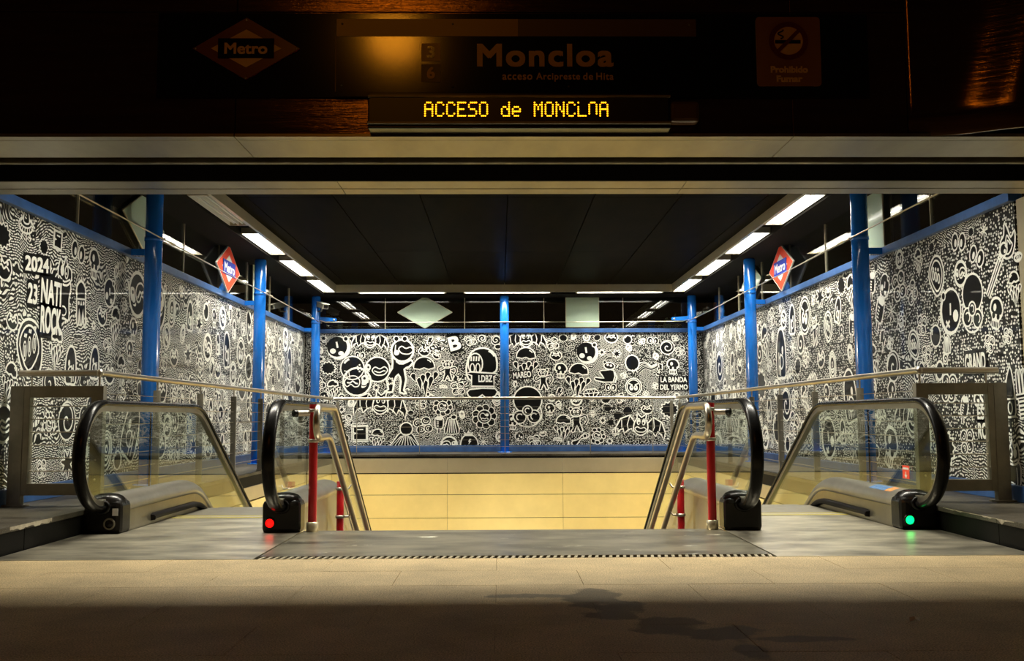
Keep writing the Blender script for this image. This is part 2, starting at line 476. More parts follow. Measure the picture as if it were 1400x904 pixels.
def facing_y(x, y, z):      # text plane standing, read from -Y
    return Matrix.Translation((x, y, z)) @ Matrix.Rotation(PI / 2, 4, 'X')
def facing_px(x, y, z):     # on the left wall, read from +X  (text runs towards +Y)
    return Matrix.Translation((x, y, z)) @ Matrix.Rotation(PI / 2, 4, 'Z') @ Matrix.Rotation(PI / 2, 4, 'X')
def facing_nx(x, y, z):     # on the right wall, read from -X
    return Matrix.Translation((x, y, z)) @ Matrix.Rotation(-PI / 2, 4, 'Z') @ Matrix.Rotation(PI / 2, 4, 'X')

def arc(cx, cy, r, a0, a1, n, ry=None):
    ry = r if ry is None else ry
    return [(cx + r * math.cos(math.radians(a0 + (a1 - a0) * i / n)), cy + ry * math.sin(math.radians(a0 + (a1 - a0) * i / n))) for i in range(n + 1)]

XC = 0.09                  # centre line of the entrance
def sx(s, v): return XC + s * v
SIDE = {-1: 'left', 1: 'right'}
WALL_X, COL_X, KERB_X, RAIL_X = 3.75, 3.50, 3.02, 3.06
BACK_Y, BCOL_Y, PIT_Y = 18.45, 18.15, 17.25
FRONT_Y, TRIM_Y = 5.50, 6.92
KERB_Z = 0.165

# ------------------------------------------------------------------ floor: granite paving
floor = struct('floor')
boxo('paving_bed', 'joint', floor, -5.2, 5.4, -3.0, 5.70, -0.12, -0.006)
SL, SW = 0.92, 0.455
slab = MB().box(-SL / 2 + .001, SL / 2 - .001, -SW / 2 + .001, SW / 2 - .001, -0.05, 0.0).build('paving_slab', 'paving', floor, bevel=0.0012, seg=1)
first = True
for r in range(11):
    y = 5.695 - SW / 2 - r * SW
    for c in range(-6, 6):
        x = XC + (c + 0.5) * SL + (0.31 if r % 2 else -0.11)
        if abs(x - XC) > 5.0: continue
        dz = random.uniform(-0.0008, 0.0004)
        if first:
            slab.location = (x, y, dz); first = False
        else:
            put(slab, 'paving_slab', floor, (x, y, dz))

# steel landing plate at the head of the stairs, with a slotted drain along its front edge
landing = struct('floor_landing_plate')
boxo('landing_sheet', 'landing', landing, sx(-1, 1.485), sx(1, 1.485), 5.79, 7.06, -0.03, 0.002)
boxo('landing_nosing', 'steel_dark', landing, sx(-1, 1.485), sx(1, 1.485), 7.06, 7.085, -0.03, 0.0025)
drain = thing('drain_grating', 'long slotted black and steel drain strip along the front edge of the middle landing plate', 'drain', (XC, 5.74, 0))
boxo('channel', 'black', drain, -1.485, 1.485, -0.045, 0.05, -0.06, -0.012)
bar = MB().prism([(-0.009, -0.042), (0.009, -0.042), (0.021, 0.046), (0.003, 0.046)], 'z', -0.012, 0.001).build('grating_bar', 'steel', drain)
n_bar = 74
for i in range(n_bar):
    x = -1.465 + i * 2.93 / (n_bar - 1)
    if i == 0: bar.location = (x, 0, 0)
    else: put(bar, 'grating_bar', drain, (x, 0, 0))

# ------------------------------------------------------------------ stairs down and the pit they descend into
stairs = struct('floor_stairs')
st = MB().box(-1.48, 1.48, 0, 0.34, -0.17, 0.0).build('stair_step', 'kerb_top', stairs, bevel=0.006)
for i in range(24):
    loc = (XC, 7.085 + 0.29 * i, -0.165 * (i + 1))
    if i == 0: st.location = loc
    else: put(st, 'stair_step', stairs, loc)
boxo('lower_landing', 'kerb_top', stairs, sx(-1, 3.0), sx(1, 3.0), 14.0, PIT_Y, -4.3, -4.125)

pit_rows = [-0.17, -0.535, -0.935, -1.335, -1.735, -2.135, -2.535, -2.935, -3.335, -3.735, -4.12]
wall_pit = struct('wall_pit_back')
boxo('backing', 'void', wall_pit, sx(-1, 3.1), sx(1, 3.1), PIT_Y + 0.03, PIT_Y + 0.12, -4.3, KERB_Z - 0.06)
for i in range(len(pit_rows) - 1):
    for c in range(3):
        x0 = sx(-1, KERB_X) + c * 2 * KERB_X / 3
        boxo('cladding_panel', 'cream', wall_pit, x0 + .002, x0 + 2 * KERB_X / 3 - .002, PIT_Y, PIT_Y + 0.03, pit_rows[i + 1] + .004, pit_rows[i] - .004, bevel=0.003)
for c in range(3):
    x0 = sx(-1, KERB_X) + c * 2 * KERB_X / 3
    boxo('steel_band', 'steel', wall_pit, x0 + .0015, x0 + 2 * KERB_X / 3 - .0015, PIT_Y - 0.012, PIT_Y + 0.03, -0.155, 0.095, bevel=0.003)
boxo('shadow_rebate', 'void', wall_pit, sx(-1, KERB_X), sx(1, KERB_X), PIT_Y + 0.012, PIT_Y + 0.03, -0.19, -0.15)
for s in (-1, 1):
    w = struct('wall_pit_' + SIDE[s])
    xi, xo = sx(s, KERB_X), sx(s, KERB_X + 0.03)
    boxo('backing', 'void', w, min(sx(s, KERB_X + .03), sx(s, KERB_X + .12)), max(sx(s, KERB_X + .03), sx(s, KERB_X + .12)), 7.0, PIT_Y, -4.3, KERB_Z - .08)
    for i in range(len(pit_rows) - 1):
        for c in range(5):
            y0 = 7.2 + c * 2.0; y1 = min(y0 + 2.0, PIT_Y)
            boxo('cladding_panel', 'cream', w, min(xi, xo), max(xi, xo), y0 + .002, y1 - .002, pit_rows[i + 1] + .004, pit_rows[i] - .004, bevel=0.003)
    for c in range(5):
        y0 = 7.2 + c * 2.0; y1 = min(y0 + 2.0, PIT_Y)
        xa = sx(s, KERB_X - .010)
        boxo('steel_band', 'steel', w, min(xa, xo), max(xa, xo), y0 + .0015, y1 - .0015, -0.155, 0.005, bevel=0.003)

# ------------------------------------------------------------------ kerbs that carry the glass walls
def kerb_mesh(s, y0, y1, name, parent):
    a, b = sx(s, KERB_X), sx(s, 4.15)
    m = MB()
    m.box(min(a, b), max(a, b), y0, y1, -0.12, KERB_Z - 0.012, 0)
    a2 = sx(s, KERB_X - 0.012)
    m.box(min(a2, b), max(a2, b), y0, y1, KERB_Z - 0.035, KERB_Z, 1)
    return m.build(name, ['granite_kerb', 'kerb_top'], parent, bevel=0.004)
for n, s in ((1, -1), (2, 1)):
    k = struct('trim_%d' % n, 'black granite kerb along the %s side of the opening' % SIDE[s])
    ys = [5.52, 6.16, 7.33, 8.9, 10.5, 12.1, 13.7, 15.3, PIT_Y]
    for i in range(len(ys) - 1):
        kerb_mesh(s, ys[i] + .001, ys[i + 1] - .001, 'kerb_stone', k)
    # chipped arris, a pale ragged strip on the face of the kerb
    rr = random.Random(3 + n)
    y0, y1 = (5.95, 6.5) if s < 0 else (5.95, 6.9)
    pts = []
    nn = 26
    fx = sx(s, KERB_X - 0.0135)
    for i in range(nn + 1):
        y = y0 + (y1 - y0) * i / nn
        th = (0.016 + 0.016 * rr.random()) if s < 0 else 0.002 + 0.010 * rr.random() ** 3
        if s > 0 and 3 < i < 5: th = 0.032
        pts.append((y, th))
    poly = [(y, KERB_Z - 0.004) for y, t in pts] + [(y, KERB_Z - 0.004 - t) for y, t in reversed(pts)]
    MB().prism(poly, 'x', fx, fx + s * 0.004).build('chipped_edge', 'chip', k)
kb = struct('trim_3', 'granite kerb across the back of the opening')
for c in range(4):
    x0 = sx(-1, 4.15) + c * 8.3 / 4
    m = MB().box(x0 + .001, x0 + 8.3 / 4 - .001, PIT_Y, 19.0, -0.12, KERB_Z - .012, 0).box(x0 + .001, x0 + 8.3 / 4 - .001, PIT_Y - .02, 19.0, KERB_Z - .035, KERB_Z, 1)
    m.build('kerb_stone', ['granite_kerb', 'kerb_top'], kb, bevel=0.004)

# street ground outside the glass walls
ground = struct('floor_street')
for (x0, x1, y0, y1) in ((-40, sx(-1, 4.16), -3, 60), (sx(1, 4.16), 40, -3, 60), (sx(-1, 4.16), sx(1, 4.16), 19.0, 60), (-40, 40, -30, -3)):
    boxo('street_surface', 'asphalt', ground, x0, x1, y0, y1, -0.3, -0.02 if y0 < 0 and x0 == -40 and x1 == 40 else 0.05 if y0 == 19.0 else -0.015)

# ------------------------------------------------------------------ glass walls with painted lower panes
Z_SILL, Z_HEAD, Z_TOP = 0.285, 2.395, 3.10
def wall(name, axis, base, sgn, a0, a1, n, mural):
    """axis 'y': a side wall at x = base running along y;  'x': the back wall at y = base"""
    w = struct(name)
    panes = []
    def bx(nm, mat, p, u0, u1, d0, d1, z0, z1, bev=0.0):
        d0, d1 = base + sgn * d0, base + sgn * d1
        d0, d1 = min(d0, d1), max(d0, d1)
        if axis == 'y': return boxo(nm, mat, p, d0, d1, u0, u1, z0, z1, bev)
        return boxo(nm, mat, p, u0, u1, d0, d1, z0, z1, bev)
    step = (a1 - a0) / n
    for i in range(n):
        u0, u1 = a0 + i * step, a0 + (i + 1) * step
        p = bx('painted_pane', mural, w, u0 + .003, u1 - .003, 0.0, 0.014, Z_SILL, Z_HEAD)
        panes.append((u0, u1, p))
        bx('clear_pane', 'glass', w, u0 + .004, u1 - .004, 0.002, 0.012, Z_HEAD + .075, Z_TOP)
        if i:
            bx('glazing_joint', 'steel', w, u0 - .006, u0 + .006, -0.004, 0.016, Z_HEAD + .075, Z_TOP)
    bx('head_beam', 'blue_beam', w, a0, a1, -0.045, 0.06, Z_HEAD, Z_HEAD + .075, .004)
    bx('sill_rail', 'blue_beam', w, a0, a1, -0.03, 0.05, KERB_Z, Z_SILL, .004)
    return w, panes
wall_left, panes_left = wall('wall_left', 'y', sx(-1, WALL_X), -1, 7.02, BACK_Y - .03, 8, 'mural_left')
wall_right, panes_right = wall('wall_right', 'y', sx(1, WALL_X), 1, 7.15, BACK_Y - .03, 8, 'mural_right')
wall_back, panes_back = wall('wall_back', 'x', BACK_Y, 1, sx(-1, WALL_X), sx(1, WALL_X), 5, 'mural_back')

# steel jambs either side of the mouth
for s in (-1, 1):
    j = struct('wall_jamb_' + SIDE[s])
    a, b = sx(s, WALL_X + .0), sx(s, WALL_X + .45)
    boxo('jamb_cladding', 'steel', j, min(a, b), max(a, b), 5.56, 7.13 if s > 0 else 7.0, KERB_Z, 2.40, .006)

# ------------------------------------------------------------------ ceiling and soffits
ceiling = struct('ceiling')
CZ = 3.20
ysx = [6.95, 10.55, 14.1, 17.62]
for i in range(3):
    for c in range(-4, 4):
        x0, x1 = XC + c * .946, XC + (c + 1) * .946
        x0 = max(x0, sx(-1, 3.04)); x1 = min(x1, sx(1, 3.04))
        if x1 - x0 < .02: continue
        boxo('ceiling_panel', 'ceiling', ceiling, x0 + .005, x1 - .005, ysx[i] + .0025, ysx[i + 1] - .0025, CZ, CZ + .03, .003)
boxo('ceiling_lining', 'void', ceiling, sx(-1, 4.4), sx(1, 4.4), 6.95, 19.3, CZ + .04, CZ + .12)
for s in (-1, 1):      # stainless light trough, then the dark outer soffit over the columns
    a, b = sx(s, 3.04), sx(s, 3.075)
    boxo('trough_side', 'steel', ceiling, min(a, b), max(a, b), 6.95, 17.62, 3.085, CZ + .03)
    a, b = sx(s, 3.31), sx(s, 4.4)
    boxo('outer_soffit', 'void', ceiling, min(a, b), max(a, b), 6.95, 19.3, 3.06, CZ + .03)
    a, b = sx(s, 3.075), sx(s, 3.31)
    boxo('trough_top', 'void', ceiling, min(a, b), max(a, b), 6.95, 17.9, 3.165, CZ + .03)
boxo('trough_side', 'steel', ceiling, sx(-1, 3.04), sx(1, 3.04), 17.60, 17.64, 3.065, CZ + .03)
boxo('trough_top', 'void', ceiling, sx(-1, 3.31), sx(1, 3.31), 17.64, 17.9, 3.165, CZ + .03)
boxo('outer_soffit', 'void', ceiling, sx(-1, 3.31), sx(1, 3.31), 17.9, 19.3, 3.06, CZ + .03)

# ------------------------------------------------------------------ front: fascia, soffit strips and shutter slot
front = struct('wall_front')
fx = [-6.0, sx(-1, 1.60), sx(1, 1.60), 2.36]
for i in range(3):
    for (z0, z1) in ((2.405, 3.14), (3.143, 3.9)):
        boxo('fascia_panel', 'fascia', front, fx[i] + .002, fx[i + 1] - .002, FRONT_Y, FRONT_Y + .04, z0, z1, .003)
# right end: sheet with an added leaning bulge that draws out the lamp's reflection
nu, nv = 60, 8
vs = []; fs = []
for j in range(nv + 1):
    z = 2.405 + (3.9 - 2.405) * j / nv
    xa = 2.965 + (z - 2.405) * .27
    for i in range(nu + 1):
        x = 2.362 + (4.6 - 2.362) * i / nu
        e = math.exp(-((x - xa) / .30) ** 2)
        vs.append((x, FRONT_Y - .20 * e, z))
for j in range(nv):
    for i in range(nu):
        a = j * (nu + 1) + i
        fs.append((a, a + 1, a + nu + 2, a + nu + 1))
rolled = MB().add(vs, fs, 0, True).build('fascia_panel', 'fascia', front)
md = rolled.modifiers.new('thickness', 'SOLIDIFY'); md.thickness = .02; md.offset = -1 if False else 1
sx0, sx1 = -6.0, 6.2
fx[3] = 6.2
for i in range(3):
    boxo('soffit_strip', 'soffit', front, fx[i] + .002, fx[i + 1] - .002, 5.485, 5.556, 2.400, 2.42, .002)
    boxo('soffit_strip', 'soffit', front, fx[i] + .002, fx[i + 1] - .002, 5.562, 5.93, 2.400, 2.42, .002)
tx = [sx(-1, WALL_X), sx(-1, 1.19), sx(1, 1.19), sx(1, WALL_X)]
for i in range(3):
    boxo('soffit_strip', 'soffit', front, tx[i] + .002, tx[i + 1] - .002, 6.55, 6.755, 2.400, 2.42, .002)
    boxo('soffit_strip', 'soffit', front, tx[i] + .002, tx[i + 1] - .002, 6.765, 6.92, 2.398, 2.42, .002)
boxo('lintel_face', 'void', front, sx0, sx1, 6.90, 6.95, 2.42, 3.3)
boxo('slot_side', 'void', front, sx0, sx1, 5.93, 5.95, 2.42, 2.9)
boxo('slot_side', 'void', front, sx0, sx1, 6.53, 6.55, 2.402, 2.9)
boxo('slot_top', 'void', front, sx0, sx1, 5.54, 6.9, 2.9, 2.95)
boxo('shutter_curtain_edge', 'steel_dark', front, sx(-1, WALL_X), sx(1, WALL_X), 6.22, 6.26, 2.44, 2.62, .01)
boxo('canopy_roof', 'void', front, -6.0, 6.2, 5.5, 7.0, 3.85, 3.95)

# ------------------------------------------------------------------ lamps in the trough
def ceiling_lamp(label, c, along, lit, group, power=1.0):
    """twin-tube fitting, 1.56 m long, open at the bottom"""
    t = thing('ceiling_lamp', label, 'ceiling lamp', c, group)
    hl, hw = 0.78, 0.10
    def bb(m, u0, u1, v0, v1, z0, z1):
        if along == 'y': m.box(v0, v1, u0, u1, z0, z1)
        else: m.box(u0, u1, v0, v1, z0, z1)
        return m
    m = MB(); bb(m, -hl, hl, -hw, hw, 0.045, 0.06)
    bb(m, -hl, hl, -hw - .008, -hw, -0.012, 0.06); bb(m, -hl, hl, hw, hw + .008, -0.012, 0.06)
    m.build('housing', 'reflector', t)
    for e in (-1, 1):
        bb(MB(), min(e * hl, e * (hl + .02)), max(e * hl, e * (hl + .02)), -hw - .008, hw + .008, -0.012, 0.06).build('end_cap', 'steel', t)
    for k in (-1, 1):
        v = k * 0.05
        p = [(v, -hl + .02, 0.012), (v, hl - .02, 0.012)] if along == 'y' else [(-hl + .02, v, 0.012), (hl - .02, v, 0.012)]
        MB().tube(p, 0.013, 10).build('fluorescent_tube', 'tube_glow' if lit else 'tube_off', t)
    bb(MB(), -hl, hl, -.006, .006, -0.008, 0.045).build('louvre_rib', 'reflector', t)
    if lit:
        d = bpy.data.lights.new('lamp_light', 'AREA')
        d.shape = 'RECTANGLE'; d.energy = LAMP_W * power; d.color = LAMP_COL
        d.size = 0.11 if along == 'y' else 1.5
        d.size_y = 1.5 if along == 'y' else 0.16
        d.spread = math.radians(132)       # louvred fitting: nothing leaves it near the horizontal
        lo = bpy.data.objects.new('lamp_light', d); COL.objects.link(lo)
        lo.location = (0, 0, -0.003); lo.parent = t
    return t
ordn = ['nearest', 'second', 'third', 'farthest']
LY = [10.75, 12.85, 14.95, 17.0]
for s in (-1, 1):
    for i, y in enumerate(LY):
        lit = not (s < 0 and i == 0)
        lab = '%s twin tube ceiling lamp of the %s row, %s' % (ordn[i], SIDE[s], 'shining white' if lit else 'switched off with grey tubes')
        ceiling_lamp(lab, (sx(s, 3.19), y, 3.10), 'y', lit, 'lamps of the light trough', .62)
for i, x in enumerate((-1.78, 0.14, 2.20)):
    ceiling_lamp('%s long white ceiling lamp of the three in the back row' % ('left', 'middle', 'right')[i], (x, 17.765, 3.085), 'x', True, 'lamps of the light trough', .5)
for i, x in enumerate((-1.98, 0.09, 2.16)):
    ceiling_lamp('%s ceiling lamp of the three hidden just behind the front lintel' % ('left', 'middle', 'right')[i], (x, 7.62, 3.10), 'x', True, 'lamps of the light trough', 1.08)

# unseen lamps added low in the stairwell to brighten the cream walls
for s in (-1, 1):
    t = ceiling_lamp('%s unseen lamp added low on the side wall to brighten the cream stairwell' % SIDE[s], (sx(s, KERB_X - .09), 13.2, -1.12), 'y', True, 'added unseen stairwell lamps', 3.2)
    t.rotation_euler = (0, s * math.radians(70), 0)

# ------------------------------------------------------------------ blue columns
def column(x, y, label, s, arm=None):
    t = thing('steel_column', label, 'column', (x, y, KERB_Z), 'blue round columns')
    r = 0.083
    h = 3.06 - KERB_Z
    MB().lathe([(0, .0), (r, 0), (r, h - .02), (r - .012, h), (0, h)], (0, 0, 0), n=28).build('shaft', 'blue', t)
    MB().lathe([(r + .05, .0), (r + .05, .012), (r, .014), (r, 0)], (0, 0, 0), n=24).build('base_plate', 'blue', t)
    MB().lathe([(r, -.02), (r + .006, -.02), (r + .006, .02), (r, .02)], (0, 0, 2.565 - KERB_Z), n=24).build('cable_collar', 'blue', t)
    z0, z1 = Z_HEAD - KERB_Z + .004, Z_HEAD + .07 - KERB_Z
    if s:
        a, b = s * .06, s * (WALL_X - COL_X - .045)
        boxo('beam_bracket', 'blue', t, min(a, b), max(a, b), -.045, .045, z0, z1, .004)
    else:
        boxo('beam_bracket', 'blue', t, -.045, .045, .06, BACK_Y - BCOL_Y - .045, z0, z1, .004)
    # eye bolt that holds the steel cable
    ex, ey = (-s * (r + .016), 0) if s else (0, -(r + .016))
    MB().lathe([(0, -.014), (.012, -.014), (.012, .014), (0, .014)], (ex, ey, 2.565 - KERB_Z), axis='x' if s else 'y', n=12).build('eye_bolt', 'tube', t)
    if arm:
        d = -s
        poly = [(d * .05, -.035), (d * .36, -.028)] + [(d * (.36 + .03 * math.cos(a)), .03 * math.sin(a)) for a in (-1.0, -.4, .4, 1.0)] + [(d * .36, .028), (d * .05, .055)]
        MB().prism([(px, pz + 2.62 - KERB_Z) for px, pz in poly], 'y', -.03, .03).build('flat_arm', 'blue', t)
        MB().lathe([(0, -.035), (.02, -.035), (.02, -.03)], (d * .34, 0, 2.62 - KERB_Z), axis='y', n=12).build('bolt', 'steel', t)
    return t
for s in (-1, 1):
    nm = SIDE[s]
    column(sx(s, COL_X), 9.6, 'thick blue round column nearest the viewer on the %s side' % nm, s)
    column(sx(s, COL_X), 13.9, 'blue round column half way along the %s glass wall' % nm, s)
    column(sx(s, COL_X), BCOL_Y, 'blue round column in the far %s corner with a short flat arm' % nm, s, arm=True)
column(XC, BCOL_Y, 'single blue round column in the middle of the back wall', 0)

# ------------------------------------------------------------------ steel cables strung between the columns
def cable(label, pts, fit):
    t = thing('steel_cable', label, 'cable', pts[0], 'cables strung along the columns')
    o = Vector(pts[0])
    loc = [Vector(p) - o for p in pts]
    MB().tube(loc, 0.007, 8).build('wire_rope', 'tube', t)
    for p, dirv in fit:
        p = Vector(p) - o; dirv = Vector(dirv).normalized()
        MB().tube([p - dirv * .09, p - dirv * .05, p + dirv * .05, p + dirv * .09], [.008, .014, .014, .008], 10).build('turnbuckle', 'steel', t)
cx_ = COL_X - .10
for s in (-1, 1):
    X = sx(s, cx_)
    cable('thin steel cable running along the %s columns above the painted panes' % SIDE[s], [(X, 7.2, 2.565), (X, 9.6, 2.565), (X, 11.7, 2.555), (X, 13.9, 2.565), (X, 16, 2.555), (X, BCOL_Y - .1, 2.565)],
          [((X, 17.3, 2.56), (0, 1, 0)), ((X, 9.85, 2.565), (0, 1, 0)), ((X, 14.15, 2.565), (0, 1, 0))])
yb = BCOL_Y - .10
cable('thin steel cable across the back wall between the corner columns', [(sx(-1, COL_X - .08), yb, 2.60), (sx(-1, COL_X - .2), yb - .03, 2.565), (sx(-1, 2.9), yb - .04, 2.562), (sx(-1, 1.7), yb, 2.558), (XC, yb, 2.563), (sx(1, 1.7), yb, 2.558), (sx(1, 2.9), yb - .04, 2.562), (sx(1, COL_X - .2), yb - .03, 2.565), (sx(1, COL_X - .08), yb, 2.60)], [])

# ------------------------------------------------------------------ diamond and square signs hung in the upper panes
def diamond(w, h): return [(-w / 2, 0), (0, -h / 2), (w / 2, 0), (0, h / 2)]
def wall_metro(s, y, z, label):
    """red diamond with a white core and blue name bar, standing along the wall"""
    x = sx(s, WALL_X - .07)
    t = thing('metro_sign', label, 'sign', (x, y, z), 'red diamond signs')
    d = -s
    w, h = 1.12, .64
    def pr(poly, a0, a1, nm, mat): return MB().prism(poly, 'x', min(d * a0, d * a1), max(d * a0, d * a1)).build(nm, mat, t)
    pr(diamond(w, h), 0, .02, 'plate', 'sign_white')
    pr(diamond(w * .96, h * .96), .02, .023, 'red_diamond', 'sign_red')
    pr(diamond(w * .56, h * .56), .023, .026, 'white_diamond', 'sign_white')
    pr([(-.29, -.095), (.29, -.095), (.29, .095), (-.29, .095)], .026, .03, 'name_bar', 'sign_blue')
    mw = facing_px(.032, 0, 0) if s < 0 else facing_nx(-.032, 0, 0)
    text_obj('lettering', 'Metro', .2, 'sign_white', t, mw, bold=.004, fit=(.48, .125))
wall_metro(-1, 12.85, 2.77, 'red diamond sign reading Metro in the left upper glass')
wall_metro(1, 12.9, 2.78, 'red diamond sign reading Metro in the right upper glass')
def pale(name, axis, poly, c, label, cat='panel'):
    t = thing(name, label, cat, c, 'pale green panels in the upper glass')
    MB().prism(poly, axis, -.008, .008).build('sheet', 'pale', t)
    r = [(p[0] * .96, p[1] * .96) for p in poly]
    for k in range(len(poly)):
        a, b = poly[k], poly[(k + 1) % len(poly)]
        if axis == 'x': pts = [(0, a[0], a[1]), (0, b[0], b[1])]
        else: pts = [(a[0], 0, a[1]), (b[0], 0, b[1])]
        MB().tube(pts, .009, 6).build('rim', 'steel', t)
sq = [(-.31, -.30), (.31, -.30), (.31, .30), (-.31, .30)]
yo = BACK_Y - .03
pale('diamond_panel', 'y', diamond(1.03, .60), (-1.41, yo, 2.785), 'pale green diamond panel in the back upper glass left of the middle column')
pale('square_panel', 'y', sq, (1.566, yo, 2.80), 'pale green square panel in the back upper glass right of the middle column')
pale('diamond_panel', 'x', diamond(1.15, .60), (sx(-1, WALL_X - .03), 9.93, 2.81), 'pale green diamond panel behind the nearest left column')
pale('square_panel', 'x', sq, (sx(1, WALL_X - .03), 9.85, 2.76), 'pale green square panel behind the nearest right column')
pale('square_panel', 'x', sq, (sx(-1, WALL_X - .03), 14.66, 2.80), 'pale green square panel behind the half way left column')
pale('diamond_panel', 'x', diamond(1.15, .56), (sx(1, WALL_X - .03), 14.66, 2.82), 'pale green diamond panel behind the half way right column')

# ------------------------------------------------------------------ security camera in the far left corner
t = thing('security_camera', 'small grey box security camera under the ceiling in the far left corner', 'camera', (-3.27, 17.98, 2.87))
rot = Matrix.Rotation(math.radians(35), 4, 'Z') @ Matrix.Rotation(math.radians(14), 4, 'X')
def rbox(nm, mat, *b, bevel=.004):
    o = boxo(nm, mat, t, *b, bevel=bevel); o.matrix_local = rot; return o
rbox('case', 'cctv', -.055, .055, -.17, .12, -.045, .045, bevel=.008)
rbox('sun_hood', 'cctv', -.062, .062, -.20, .13, .045, .055)
rbox('window', 'black', -.042, .042, -.174, -.168, -.032, .032)
MB().tube([(0, .02, -.04), (-.02, .05, -.10), (-.10, .12, -.10)], .014, 8).build('wall_arm', 'steel_dark', t)

# ------------------------------------------------------------------ street lamp seen through the right glass
t = thing('street_lamp', 'glowing orange street lamp outside, beyond the far right corner column', 'street lamp', (7.1, 32.0, 0))
MB().tube([(0, 0, -.02), (0, 0, 1.0), (0, 0, 4.62)], [.11, .07, .05], 12).build('pole', 'steel_dark', t)
MB().lathe([(0, -.2), (.10, -.16), (.16, -.04), (.17, .06), (.13, .12)], (0, 0, 4.84), n=20).build('lantern', 'sodium', t)
MB().lathe([(.13, .12), (.2, .13), (.16, .2), (.04, .26), (0, .27)], (0, 0, 4.84), n=20).build('cap', 'steel_dark', t)

# ------------------------------------------------------------------ escalators
def esc_path(top):
    """handrail-like run: level, rounded over, then 30 degrees down"""
    y_t, R = top[0], top[2]
    z = top[1]
    p = [(y_t + R * math.sin(math.radians(a)), z - R + R * math.cos(math.radians(a))) for a in range(0, 31, 3)]
    y, zz = p[-1]
    for L in (1.5, 3.0, 4.5, 6.0):
        p.append((y + L * math.cos(PI / 6), zz - L * math.sin(PI / 6)))
    return p
NY, NZ, NR = 6.935, 0.545, 0.362
def rail_path(off=0.0):
    p = [(NY + (NR + off) * math.cos(math.radians(a)), NZ + (NR + off) * math.sin(math.radians(a))) for a in range(-72, -271, -6)]
    p += [(7.4, NZ + NR + off), (8.1, NZ + NR + off)]
    p += esc_path((8.95, NZ + NR + off, 0.75 + off))
    return p
def deck_path(z):
    return [(7.16, z), (7.7, z), (8.3, z)] + esc_path((8.62, z, 0.85))
def escalator(s, label, lamps):
    t = thing('escalator', label, 'escalator', (sx(s, 2.255), 7.1, 0), 'escalators')
    ox, oy = t.location.x, t.location.y
    def bl(mb, nm, mat, parent=t, bevel=0.0):
        mb.v = [(x - ox, y - oy, z) for (x, y, z) in mb.v]
        return mb.build(nm, mat, parent, bevel)
    for q in (2.88, 1.63):
        X = sx(s, q)
        inward = -1 if q > 2 else 1
        ins = s * inward                                        # direction towards the steps
        # rubber handrail
        prof = [(.042 * math.cos(a), .006 + .022 * math.sin(a)) for a in [PI * i / 8 for i in range(9)]] + [(-.044, -.005), (-.034, -.014), (.034, -.014), (.044, -.005)]
        bl(MB().sweep(prof, rail_path(), X, flip=-1 if False else 1), 'handrail', 'rubber')
        g = [(.024, -.014), (-.024, -.014), (-.024, -.052), (.024, -.052)]
        bl(MB().sweep(g, rail_path(), X, smooth=False), 'handrail_guide', 'skirt')
        # glass balustrade
        up = [(y, z) for (y, z) in rail_path(-.045)][1:-2]
        yl = up[-1][0]
        low = [(y, z) for (y, z) in deck_path(.245) if y < yl + .3]
        low = [(7.02, .22)] + low
        poly = up + list(reversed(low))
        bl(MB().prism(poly, 'x', X - .006, X + .006), 'glass_balustrade', 'esc_glass')
        for yj in (7.9,):
            bl(MB().box(X - .0065, X + .0065, yj, yj + .002, .25, .85), 'glass_joint', 'black')
        # rounded deck and skirt
        hw = .125
        top = [(hw, .0)] + [(hw * math.cos(a), .03 + .085 * math.sin(a)) for a in [PI * i / 10 for i in range(11)]] + [(-hw, .0)]
        bl(MB().sweep(top, deck_path(.155), X), 'deck_cover', 'deck')
        low = [(hw - .006, -.003), (-hw + .006, -.003), (-hw + .006, -.80), (hw - .006, -.80)]
        bl(MB().sweep(low, deck_path(.155), X, smooth=False), 'skirt_panel', 'skirt')
        # brush guard along the skirt
        bp = [(7.62, .055), (7.66, .065)] + [(y, z) for (y, z) in deck_path(.065) if y > 7.7][:-2]
        br = [(.0, -.03), (.034, -.024), (.040, .0), (.030, .014), (.0, .018)]
        br = [(ins * (hw - .006) + ins * a, b) for a, b in br]
        bl(MB().sweep(br, bp, X), 'brush_guard', 'black')
        # newel: black moulded handrail inlet
        nw = MB()
        nb = bl(MB().box(X - .135, X + .135, 6.985, 7.19, -.01, .225), 'newel_box', 'plastic', bevel=.035)
        boot = [(0.0, .062), (.03, .061), (.07, .055), (.105, .040), (.126, .014), (.133, -.02), (.134, -.06)]
        bl(MB().lathe(list(reversed(boot)), (X, 7.085, .215), n=28, sy=.80), 'newel_boot', 'plastic', nb).matrix_parent_inverse = Matrix()
        ring = []
        y0, z0 = rail_path()[2]
        bl(MB().tube([(X + .052 * math.cos(a), y0 + .0, z0 + .040 * math.sin(a)) for a in [2 * PI * i / 20 for i in range(20)]], .014, 8, closed=True), 'inlet_collar', 'rubber')
        lm = lamps.get(q)
        if lm:
            kind, dx = lm
            lx = X + dx
            bl(MB().lathe([(.0, -.004), (.030, -.004), (.030, .004)], (lx, 6.984, .068), axis='y', n=24), 'indicator_lamp', {'red': 'red_lamp', 'green': 'green_lamp', 'off': 'plastic'}[kind])
            bl(MB().lathe([(.030, .0), (.030, -.008), (.040, -.006), (.042, .002)], (lx, 6.984, .068), axis='y', n=24), 'lamp_rim', 'steel_dark' if kind == 'off' else 'plastic')
    # floor plate, comb, steps
    a, b = sx(s, 1.50), sx(s, 3.005)
    bl(MB().box(min(a, b), max(a, b), 5.70, 6.95, -.04, .001), 'floor_plate', 'plate')
    a, b = sx(s, 1.76), sx(s, 2.75)
    bl(MB().box(min(a, b), max(a, b), 6.952, 8.02, -.04, .001), 'floor_plate', 'plate')
